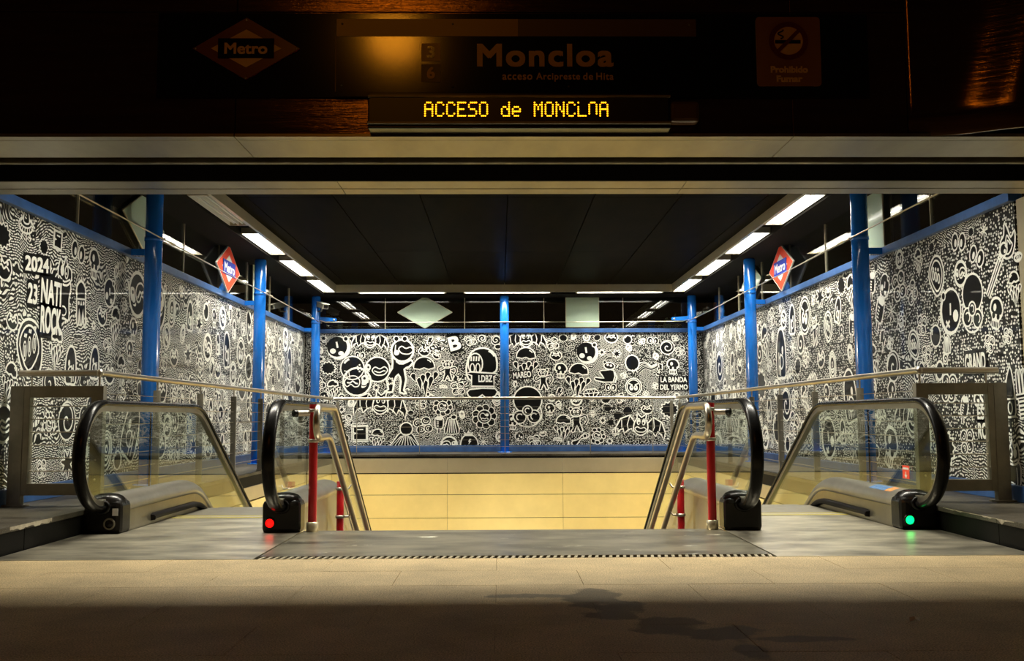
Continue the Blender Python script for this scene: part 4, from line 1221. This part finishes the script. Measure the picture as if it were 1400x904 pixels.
def m_skull(d):
    d.fill(smooth([(-.9, .2), (-.6, .95), (.3, 1.05), (.9, .4), (.75, -.2), (.5, -.45), (.5, -1.05), (-.45, -1.05), (-.5, -.4)], k=3), 'w')
    d.fill(smooth([(-.72, .3), (-.45, .8), (.25, .88), (.72, .35), (.55, -.05), (-.5, -.02)], k=3), 'k')
    d.fill(circ(-.3, -.2, .2, .22, 10), 'k'); d.fill(circ(.3, -.2, .2, .22, 10), 'k')
    for k in range(4): d.fill([(-.38 + k * .22, -.95), (-.26 + k * .22, -.95), (-.26 + k * .22, -.58), (-.38 + k * .22, -.58)], 'k')
    d.fill(circ(-.2, .35, .2, .26, 10), 'w')
def m_bigdome(d):
    d.blob(circ(0, .35, .75, .72, 28), 1.2)
    for (x, y, r) in ((-.4, -.55, .34), (.35, -.5, .34), (0, -.2, .26)): d.blob(circ(x, y, r, n=14), 1.0); d.line(circ(x, y, r * .5, n=6, a0=40, a1=250), w=.9)
    d.line(smooth([(-.7, -.1), (-.75, -.6), (-.3, -1.0), (.3, -1.0), (.75, -.55), (.68, .0)], False, 3), w=1.2)
def m_gem(d):
    d.blob([(-1, .2), (-.6, .7), (.6, .7), (1, .2), (0, -.9)], 1.2); d.line([(-1, .2), (1, .2)], w=1); d.line([(-.6, .7), (-.35, .2), (0, .7), (.35, .2), (.6, .7)], w=1); d.line([(-.35, .2), (0, -.9), (.35, .2)], w=1)
def m_thinker(d):
    d.blob(smooth([(-.1, .2), (.6, .25), (.65, -.8), (-.9, -.85), (-1.0, -.55), (-.2, -.55), (-.7, .0)], k=2), 1.2); d.blob(circ(.15, .62, .5, .32, 16), 1.2); d.fill(circ(.3, .66, .12, n=8), 'w'); d.fill(circ(0, .7, .12, n=8), 'w'); d.blob(circ(-.3, .9, .16, n=8), .9); d.line([(.7, .1), (.95, -.3), (.85, -.85)], w=1.4)
def m_bomb(d): d.blob(circ(-.1, -.1, .8), 1.2); d.line([(.5, .5), (.9, .8), (1.2, .6)], w=1.2); d.line(circ(-.2, .1, .4, n=6, a0=110, a1=170), w=1.2)
def m_squid(d):
    for k in range(4): d.line(smooth([(-.1, -.1 - k * .16), (.4, .1 - k * .12), (.9, -.25 - k * .06), (1.4, -.1 - k * .05)], False, 4), 'w', 3.4 - .3 * k); d.line(smooth([(-.1, -.1 - k * .16), (.4, .1 - k * .12), (.9, -.25 - k * .06), (1.4, -.1 - k * .05)], False, 4), 'k', 1.6)
    d.blob(circ(-.5, .2, .52, .6, 20), 1.4); d.line([(-.55, -.3), (-.5, -.6)], w=1.0); d.line([(-.3, -.25), (-.2, -.55)], w=1.0)
def m_ring_head(d):
    d.blob(circ(0, 0, 1, 1.05), 1.2); d.line(circ(0, 0, .8, .85), w=1.0, closed=True)
    for s in (-1, 1): d.fill(circ(s * .27, -.15, .25, .34, 12), 'w'); d.fill(circ(s * .22, -.05, .09, n=8), 'k'); d.line([(s * .6, .4), (s * .15, .22)], w=1.1)
def m_dot(d): d.fill(circ(0, 0, 1, n=16), 'k'); d.line([(-.4, -.9), (-.5, -1.6)], 'k', .8); d.line([(.4, -.9), (.5, -1.6)], 'k', .8)
def m_bone(d): d.blob(smooth([(-1, -.6), (-.5, -.7), (.1, .2), (.7, .3), (1.0, .8), (.5, 1.0), (.2, .7), (-.3, .1), (-1, -.2)], k=3), 1.2); d.line(circ(.5, .6, .25, n=8), w=1, closed=True); d.line(smooth([(-1.5, -.2), (-1.4, -.8), (-.9, -.8)], False, 3), w=2)
def m_ufo(d):
    d.blob(circ(0, -.05, 1.0, .55, 24), 1.3); d.line(circ(0, .1, .75, .32), w=1.0, closed=True)
    for k in range(8):
        a = math.radians(190 + k * 23); d.line([(.75 * math.cos(a), .05 + .32 * math.sin(a)), (.98 * math.cos(a), -.05 + .53 * math.sin(a))], w=.9)
    d.blob(smooth([(-.4, .2), (-.3, .85), (0, 1.0), (.3, .85), (.42, .2), (0, .05)], k=3), 1.2); d.line([(-.15, .75), (.0, .6)], w=1); d.line([(-.2, .5), (.0, .4)], w=1)
    for x in (-.6, 0, .55): d.line([(x * .8, -.5), (x * 1.1, -.95)], w=1.0); d.fill(circ(x * 1.1, -1.0, .08, n=8), 'w')
    for a in (100, 120, 75): d.line([(1.15 * math.cos(math.radians(a)), 1.15 * math.sin(math.radians(a))), (1.4 * math.cos(math.radians(a)), 1.4 * math.sin(math.radians(a)))], w=1.2)
def m_snake_man(d):
    d.blob(smooth([(-.5, .25), (-.62, -.3), (-.5, -1.0), (.1, -1.0), (.5, -1.0), (.45, -.3), (.55, .1), (.35, .35)], k=3), 1.3)
    d.line(smooth([(-.3, .05), (-.38, -.5), (-.3, -.85), (-.15, -.6)], False, 4), w=1.0); d.line(circ(.05, -.75, .22, .16, 10), w=.9, closed=True)
    d.blob(smooth([(-.5, .5), (-.35, 1.0), (-.1, .8), (.05, 1.15), (.2, .85), (.5, .75), (.55, .4), (.2, .15), (-.3, .2)], k=3), 1.2)
    d.fill(circ(-.18, .62, .14, .2, 10), 'w'); d.line(circ(.15, .6, .12, .22, 12), w=.9, closed=True); d.fill(circ(.12, .55, .05, n=8), 'w'); d.line(smooth([(-.4, .4), (0, .25), (.45, .4)], False, 3), w=1.0)
def m_squid_tall(d):
    d.blob(smooth([(-.5, .3), (-.48, .8), (0, 1.1), (.48, .8), (.5, .3), (.5, -.95), (.3, -1.05), (.2, -.3), (.1, -1.0), (-.1, -1.0), (-.2, -.3), (-.3, -1.05), (-.5, -.95)], k=2), 1.5)
    d.line([(-.48, .2), (.48, .2)], w=.9); d.fill([(-.12, -.1), (0, .12), (.12, -.1)], 'w'); d.fill(circ(-.28, .0, .1, n=8), 'w'); d.fill(circ(.28, .0, .1, n=8), 'w')
def m_ball_x(d):
    d.fill(circ(.06, -.02, 1.06, 1.1), 'w'); d.fill(circ(0, 0, .9, .95), 'k'); d.fill(circ(-.45, -.25, .26, .28, 12), 'w'); d.line([(.05, .35), (.05, -.2)], w=1.6)
    d.line([(.15, -.45), (.5, -.75)], w=1.6); d.line([(.5, -.45), (.15, -.75)], w=1.6); d.blob(circ(.72, .72, .2, n=10), 1.0)
def m_pods(d):
    out = smooth([(-.95, .1), (-.6, .85), (.1, 1.0), (.75, .65), (.95, -.1), (.75, -.9), (-.1, -1.0), (-.6, -.75)], k=3)
    d.blob(out, 1.5); d.line(smooth([(-.75, .05), (-.45, .65), (.05, .78), (.5, .45), (.65, -.2), (-.1, -.85)], k=3), w=1.2, closed=True)
    for (x, y) in ((-.38, -.15), (-.05, .02), (.3, .15)): d.fill(circ(x, y, .14, .38, 14), 'w'); d.fill(circ(x, y, .095, .31, 14), 'k'); d.line([(x, y + .2), (x, y - .2)], w=1.0); d.line([(x - .05, y + .5), (x, y + .62)], w=1.3); d.line([(x + .05, y + .48), (x + .1, y + .62)], w=1.3)
def m_dome(d):
    d.blob(smooth([(-.6, -.9), (-.62, .2), (-.35, .85), (0, 1.0), (.35, .85), (.62, .2), (.6, -.9), (0, -1.0)], k=3), 1.4)
    d.line(circ(0, -.35, .3, .28, 12, 30, 330), w=1.0); d.fill(circ(-.22, .1, .12, .18, 10), 'w'); d.line([(.1, .0), (.12, -.9)], w=1.0); d.line([(.3, .05), (.34, -.85)], w=1.0)
def m_target(d):
    for k, r in enumerate((1, .78, .56)): d.blob(circ(0, .05 * k, r * .7, r, 24), 1.1)
    d.fill(circ(.0, .1, .18, .22, 10), 'w'); d.fill(circ(.02, .08, .08, .1, 8), 'k'); d.line(lips_shape(0, -.3, .25, .09), w=.9, closed=True)
def m_egg(d):
    d.blob(smooth([(-.85, .1), (-.55, .85), (.1, 1.05), (.7, .6), (.8, -.1), (.1, -1.0), (-.6, -.65)], k=3), 1.3); d.line(smooth([(-.65, .08), (-.4, .65), (.08, .82), (.52, .45), (.6, -.05), (.05, -.75), (-.45, -.5)], k=3), w=1.0, closed=True)
    for k in range(3): d.line(circ(-.25 + k * .28, -.15 + k * .14, .11, .24, 12), w=1.0, closed=True); d.fill(circ(-.25 + k * .26, .3 + k * .08, .09, .1, 8), 'w')
def m_pencil(d):
    p = [(-1.0, .75), (-.75, 1.0), (.9, -.75), (.65, -1.0)]
    d.blob([p[0], p[1], p[2], p[3]], 1.3); d.line([(-.85, .87), (.77, -.87)], w=1.0); d.blob(circ(-.95, .95, .32, .3, 14), 1.2); d.fill(circ(-1.05, .85, .1, n=8), 'w'); d.line([(-.75, .6), (-.5, .85)], w=1.2); d.line([(-.65, .48), (-.4, .73)], w=1.2)
def m_eye(d): d.blob(smooth([(-1, 0), (0, .6), (1, .0), (0, -.6)], k=4), 1.6); d.line(circ(0, 0, .35, n=12), w=1.0, closed=True); d.fill(circ(0, 0, .15, n=8), 'w')
def m_flame(d):
    d.blob(smooth([(-.8, -.3), (-.85, .4), (-.4, .1), (-.1, .7), (.2, 1.05), (.35, .4), (.75, .1), (.8, -.5), (.3, -1.0), (-.4, -.95)], k=3), 1.3); d.line(smooth([(-.5, -.4), (-.3, -.1), (0, .3), (.25, -.1), (.5, -.5), (0, -.8)], k=3), w=1.0, closed=True); d.line(smooth([(-.3, -.3), (0, .0), (.1, -.4), (.3, -.2)], False, 3), w=1.0)
def m_knife(d):
    d.blob(smooth([(-.2, 1.1), (-.38, .4), (-.35, -.2), (.25, -.2), (.2, .5)], k=3), 1.2); d.blob([(-.42, -.2), (.34, -.18), (.36, -.75), (.2, -.92), (-.3, -.92), (-.42, -.75)], 1.2); d.line(circ(0, -.55, .16, .24, 10), w=1.0, closed=True)
def m_fork(d):
    for x in (-.25, 0, .25): d.blob(smooth([(x - .08, .0), (x - .09, .8), (x, 1.1), (x + .09, .8), (x + .08, .0)], k=2), 1.0)
    d.blob([(-.45, .05), (.45, .05), (.45, -.12), (-.45, -.12)], 1.0); d.blob([(-.3, -.12), (.3, -.12), (.25, -.9), (-.25, -.9)], 1.1)
    for k in range(4): d.line([(-.25, -.25 - k * .17), (.25, -.25 - k * .17)], w=1.2)
MOTIF = {k[2:]: v for k, v in list(globals().items()) if k.startswith('m_') and callable(v)}

def ribbon(pts, w, closed):
    n = len(pts)
    L, R = [], []
    for i in range(n):
        a = pts[i - 1] if (closed or i) else pts[0]
        b = pts[(i + 1) % n] if (closed or i < n - 1) else pts[-1]
        tx_, ty_ = b[0] - a[0], b[1] - a[1]
        l = math.hypot(tx_, ty_) or 1e-6
        nx_, ny_ = -ty_ / l * w / 2, tx_ / l * w / 2
        L.append((pts[i][0] + nx_, pts[i][1] + ny_)); R.append((pts[i][0] - nx_, pts[i][1] - ny_))
    return L, R

def paint(side, key, u, v, r, idx, rot=0.0, flip=1):
    d = D(); MOTIF[key](d)
    vs, fs, ms = [], [], []
    lay = 0.0015 + 0.00006 * (idx % 10)
    cr, sr = math.cos(rot), math.sin(rot)
    def xf(p):
        x, y = p[0] * flip * r, p[1] * r
        return (x * cr - y * sr, x * sr + y * cr)
    depth = lay
    def add(pts2, faces, c):
        o = len(vs)
        for (a, b) in pts2:
            uu, zz = u + a, min(max(v + b, Z_SILL + .004), Z_HEAD - .004)
            if side == 'back': vs.append((uu, BACK_Y - depth, zz))
            elif side == 'left': vs.append((sx(-1, WALL_X) + depth, uu, zz))
            else: vs.append((sx(1, WALL_X) - depth, uu, zz))
        for f in faces: fs.append([o + i for i in f]); ms.append(0 if c == 'k' else 1)
    th = (0.0175 if side == 'back' else 0.014 + max(0, u - 7.2) * .0017) * (0.85 if r < .12 else 1.0 if r < .3 else 1.2)
    for p in d.p:
        depth += 0.00022
        if p[0] == 'f':
            q = [xf(t) for t in p[1]]
            add(q, [list(range(len(q)))], p[2])
        else:
            q = [xf(t) for t in p[1]]
            L, R = ribbon(q, th * p[3], p[4])
            n = len(q)
            faces = [[i, (i + 1) % n, n + (i + 1) % n, n + i] for i in range(n if p[4] else n - 1)]
            add(L + R, faces, p[2])
    me = bpy.data.meshes.new('painted_figure')
    me.from_pydata(vs, [], fs)
    me.materials.append(M['ink']); me.materials.append(M['white_ink'])
    me.polygons.foreach_set('material_index', ms)
    me.update()
    o = bpy.data.objects.new('painted_figure', me)
    COL.objects.link(o)
    panes = {'back': panes_back, 'left': panes_left, 'right': panes_right}[side]
    o.parent = next((p for (a, b, p) in panes if a <= u < b), panes[0][2] if u < panes[0][0] else panes[-1][2])
    return o

BACK_DOODLES = [('ball_head',-3.05,2.13,0.207), ('asterisk',-3.32,2.30,0.076), ('asterisk',-2.79,2.29,0.076), ('asterisk',-3.36,1.91,0.069), ('asterisk',-2.06,1.49,0.076), ('asterisk',-2.32,1.37,0.069), ('bat',-2.44,2.22,0.304), ('dots_head',-2.77,1.74,0.220), ('lips_head',-2.30,1.71,0.234), ('mask_head',-2.68,1.48,0.261), ('figure',-1.90,1.80,0.523), ('eyes',-2.63,1.98,0.097), ('cloud',-3.22,1.74,0.138), ('drip',-3.13,1.37,0.137), ('bolt',-1.31,2.22,0.097), ('star',-1.15,2.29,0.055), ('spiral',-0.33,2.29,0.069), ('curls',-0.55,2.26,0.111), ('drip',-1.42,1.66,0.275), ('gremlin',-0.98,1.68,0.193), ('lips',-1.42,2.04,0.110), ('curls',-0.79,1.35,0.137), ('astronaut',-0.33,1.71,0.400), ('cabbage',-1.07,1.01,0.205), ('bat',-2.24,1.01,0.437), ('robe',-1.76,0.45,0.245), ('drip',-2.29,0.44,0.150), ('book',-2.62,0.52,0.163), ('popsicle',-1.14,0.68,0.150), ('curls',-1.44,0.66,0.177), ('coat',-0.90,0.67,0.177), ('cabbage',-0.29,0.82,0.260), ('bag',-0.57,0.37,0.177), ('star',-0.31,0.35,0.082), ('mask_head',-0.95,0.30,0.149), ('lips',-3.13,0.83,0.123), ('asterisk',-2.96,0.96,0.068), ('eyes',-2.92,0.42,0.109), ('curls',-2.87,0.76,0.123), ('bat',0.50,2.23,0.332), ('drip',0.49,1.86,0.248), ('ball_head',1.64,2.02,0.194), ('skull',1.15,1.68,0.138), ('drip',1.48,1.56,0.248), ('gremlin',0.82,1.51,0.193), ('bigdome',0.52,1.00,0.356), ('gem',1.72,1.22,0.151), ('bolt',1.12,1.26,0.096), ('asterisk',2.21,1.99,0.090), ('asterisk',1.93,2.02,0.062), ('thinker',2.02,1.64,0.207), ('bomb',2.43,2.27,0.097), ('squid',2.63,1.78,0.249), ('ring_head',2.52,1.37,0.151), ('spiral',3.17,2.11,0.125), ('skull',3.27,1.75,0.138), ('bat',2.64,0.59,0.410), ('asterisk',1.93,0.74,0.068), ('asterisk',2.17,0.53,0.082), ('dot',2.03,0.97,0.062), ('dot',2.22,0.83,0.075), ('dot',2.08,0.71,0.055), ('dot',2.40,0.91,0.082), ('gremlin',1.44,0.75,0.232), ('cabbage',1.82,0.45,0.177), ('drip',1.19,0.65,0.191), ('bone',1.51,0.37,0.150), ('skull',0.24,0.72,0.137), ('curls',0.64,0.36,0.122), ('lips',2.11,2.29,0.125), ('lips',2.77,0.94,0.110), ('eyes',2.09,1.36,0.110), ('eyes',2.90,2.24,0.111), ('curls',0.99,2.19,0.125), ('cloud',3.19,0.94,0.165), ('curls',3.41,2.04,0.097), ('skull',0.94,0.95,0.110), ('star',2.57,1.15,0.069), ('lips',1.06,1.95,0.111)]
LEFT_DOODLES = [('cloud',7.18,2.15,0.108), ('cloud',7.83,2.18,0.076), ('ufo',7.52,2.30,0.113), ('book',8.07,2.28,0.085), ('lips',7.21,1.91,0.118), ('snake_man',8.21,1.89,0.245), ('skull',8.81,2.20,0.132), ('squid_tall',8.56,1.81,0.179), ('ball_x',9.17,1.98,0.130), ('spiral',9.59,2.11,0.050), ('asterisk',9.57,2.40,0.036), ('pods',7.66,1.36,0.216), ('drip',8.11,1.42,0.132), ('dome',8.40,1.26,0.162), ('drip',9.33,1.72,0.139), ('star',8.67,1.66,0.045), ('asterisk',8.84,1.64,0.039), ('curls',9.17,1.47,0.095), ('lips',7.37,1.53,0.088), ('cabbage',9.53,1.89,0.099), ('dome',8.89,1.31,0.145), ('skull',9.72,1.47,0.101), ('lips_head',7.30,0.77,0.140), ('cabbage',8.03,0.76,0.118), ('curls',7.93,0.41,0.081), ('bolt',9.37,2.51,0.042), ('dome',11.57,2.01,0.172), ('target',10.92,2.00,0.179), ('dome',13.16,1.72,0.235), ('dome',12.74,1.77,0.133), ('cabbage',11.99,1.45,0.178), ('dome',13.50,2.03,0.121), ('asterisk',10.69,2.22,0.048), ('curls',11.23,2.26,0.067), ('lips',11.04,1.48,0.131), ('cabbage',11.07,1.07,0.147), ('eyes',12.71,2.24,0.085), ('dome',17.07,1.75,0.279), ('curls',15.83,2.00,0.141), ('spiral',15.35,1.85,0.103), ('drip',17.84,2.36,0.133), ('cloud',15.88,1.41,0.106), ('dome',12.49,0.92,0.129), ('curls',11.62,0.74,0.120), ('cabbage',13.92,0.62,0.123)]
RIGHT_DOODLES = [('egg',8.49,2.02,0.173), ('mask_head',8.04,1.98,0.103), ('ball_x',8.24,1.69,0.186), ('bigdome',7.86,1.71,0.225), ('star',7.62,2.26,0.063), ('pencil',7.48,1.89,0.169), ('eye',7.13,1.97,0.054), ('flame',7.27,2.12,0.132), ('cloud',7.83,2.29,0.047), ('cloud',8.56,2.29,0.058), ('ring_head',9.26,2.30,0.084), ('drip',8.84,2.23,0.093), ('drip',7.20,1.77,0.098), ('curls',8.82,1.62,0.106), ('coat',8.34,1.42,0.087), ('cloud',7.96,1.26,0.095), ('curls',8.75,1.35,0.092), ('knife',7.35,0.96,0.186), ('fork',7.17,0.95,0.182), ('snake_man',7.35,0.41,0.185), ('cabbage',9.27,1.70,0.111), ('dot',9.31,1.29,0.042), ('spiral',8.38,1.29,0.044), ('curls',7.61,1.36,0.080), ('curls',7.33,1.40,0.066), ('cloud',9.85,2.31,0.052), ('cloud',8.64,0.82,0.064), ('curls',9.55,1.51,0.072), ('dome',13.30,1.66,0.338), ('dome',12.75,2.07,0.191), ('asterisk',13.28,2.27,0.060), ('egg',11.36,1.84,0.170), ('target',11.25,1.38,0.168), ('cabbage',12.22,1.53,0.146), ('curls',11.86,2.22,0.071), ('skull',10.92,1.74,0.082), ('lips',11.32,2.24,0.085), ('curls',13.90,1.52,0.104), ('cabbage',13.67,1.92,0.082), ('dome',16.10,1.64,0.216), ('dome',17.46,1.97,0.182), ('curls',16.85,2.19,0.101), ('spiral',15.57,1.96,0.093), ('drip',16.66,1.29,0.149), ('curls',12.73,1.03,0.133), ('cabbage',11.72,0.88,0.139), ('dome',10.98,0.63,0.131), ('dome',13.96,0.90,0.166)]

FILL = ['curls', 'drip', 'lips', 'cabbage', 'asterisk', 'skull', 'eyes', 'spiral', 'dome', 'gremlin', 'cloud', 'bat', 'ball_x', 'bolt', 'star', 'mask_head', 'ring_head', 'squid', 'popsicle', 'target', 'curls', 'lips', 'egg', 'bomb', 'curls']
def paint_wall(side, lst, a0, a1, keep_out, n_max, rmin, rmax, seed):
    rnd = random.Random(seed)
    taken = []
    k = 0
    for (key, u, v, r) in lst:
        paint(side, key, u, v, r, k, rnd.uniform(-.12, .12), 1)
        taken.append((u, v, r * 1.05)); k += 1
    taken += keep_out
    tries = 0; made = 0
    while made < n_max and tries < 6000:
        tries += 1
        r = rmin + (rmax - rmin) * rnd.random() ** 1.6 * (1 - tries / 7000)
        u, v = rnd.uniform(a0 + r, a1 - r), rnd.uniform(Z_SILL + r, Z_HEAD - r)
        if any(math.hypot(u - a, v - b) < (r + c) * 1.0 for a, b, c in taken): continue
        paint(side, rnd.choice(FILL), u, v, r, k, rnd.uniform(-.5, .5), rnd.choice((-1, 1)))
        taken.append((u, v, r)); k += 1; made += 1
words_left = [('2024', 7.72, 2.02, .40, .12, 0.08), ('NATI', 7.98, 1.83, .36, .20, 0), ('ROCK', 7.99, 1.60, .36, .22, 0), ('23', 7.66, 1.78, .16, .16, 0)]
words_right = [('GRAND', 7.85, 1.23, .34, .15, 0), ('GS', 7.82, .93, .16, .12, 0), ('ESTA', 7.72, .82, .26, .10, 0), ('ROCK', 7.70, .68, .30, .13, 0)]
words_back = [('LA BANDA', 3.28, 1.50, .50, .10, 0), ('DEL YERMO', 3.28, 1.36, .52, .10, 0), ('LDBZ', -.27, 1.53, .26, .13, 0), ('B', -.85, 2.20, .22, .27, .25), ('MAREO', .42, 1.60, .34, .12, .1)]
def words(side, lst):
    for (body, u, v, w, h, a) in lst:
        if side == 'back': mw = facing_y(u, BACK_Y - .0062, v); p = panes_back
        elif side == 'left': mw = facing_px(sx(-1, WALL_X) + .0062, u, v); p = panes_left
        else: mw = facing_nx(sx(1, WALL_X) - .0062, u, v); p = panes_right
        par = next((q for (a0, b0, q) in p if a0 <= u < b0), p[0][2])
        text_obj('painted_lettering', body, .2, 'white_ink', par, mw @ Matrix.Rotation(a, 4, 'Z'), bold=.006, fit=(w, h), extrude=.0004)
        c, s_ = math.cos(a), math.sin(a)
        vs = []
        for (x, y) in ((-.56, -.68), (.56, -.68), (.56, .68), (-.56, .68)):
            x *= w; y *= h
            q = mw @ Matrix.Rotation(a, 4, 'Z') @ Vector((x, y, -.0012)); vs.append(q)
        MB().add(vs, [(0, 1, 2, 3)]).build('painted_ground', 'ink', par)
    return [(u + (f * w / 3), v, h * .75) for (b, u, v, w, h, a) in lst for f in (-1, 0, 1)]
kb_ = words('back', words_back); kl_ = words('left', words_left); kr_ = words('right', words_right)
paint_wall('back', BACK_DOODLES, sx(-1, WALL_X - .05), sx(1, WALL_X - .05), kb_, 60, .06, .16, 11)
paint_wall('left', LEFT_DOODLES, 7.2, BACK_Y - .1, kl_, 130, .11, .40, 12)
paint_wall('right', RIGHT_DOODLES, 7.2, BACK_Y - .1, kr_, 120, .11, .38, 13)
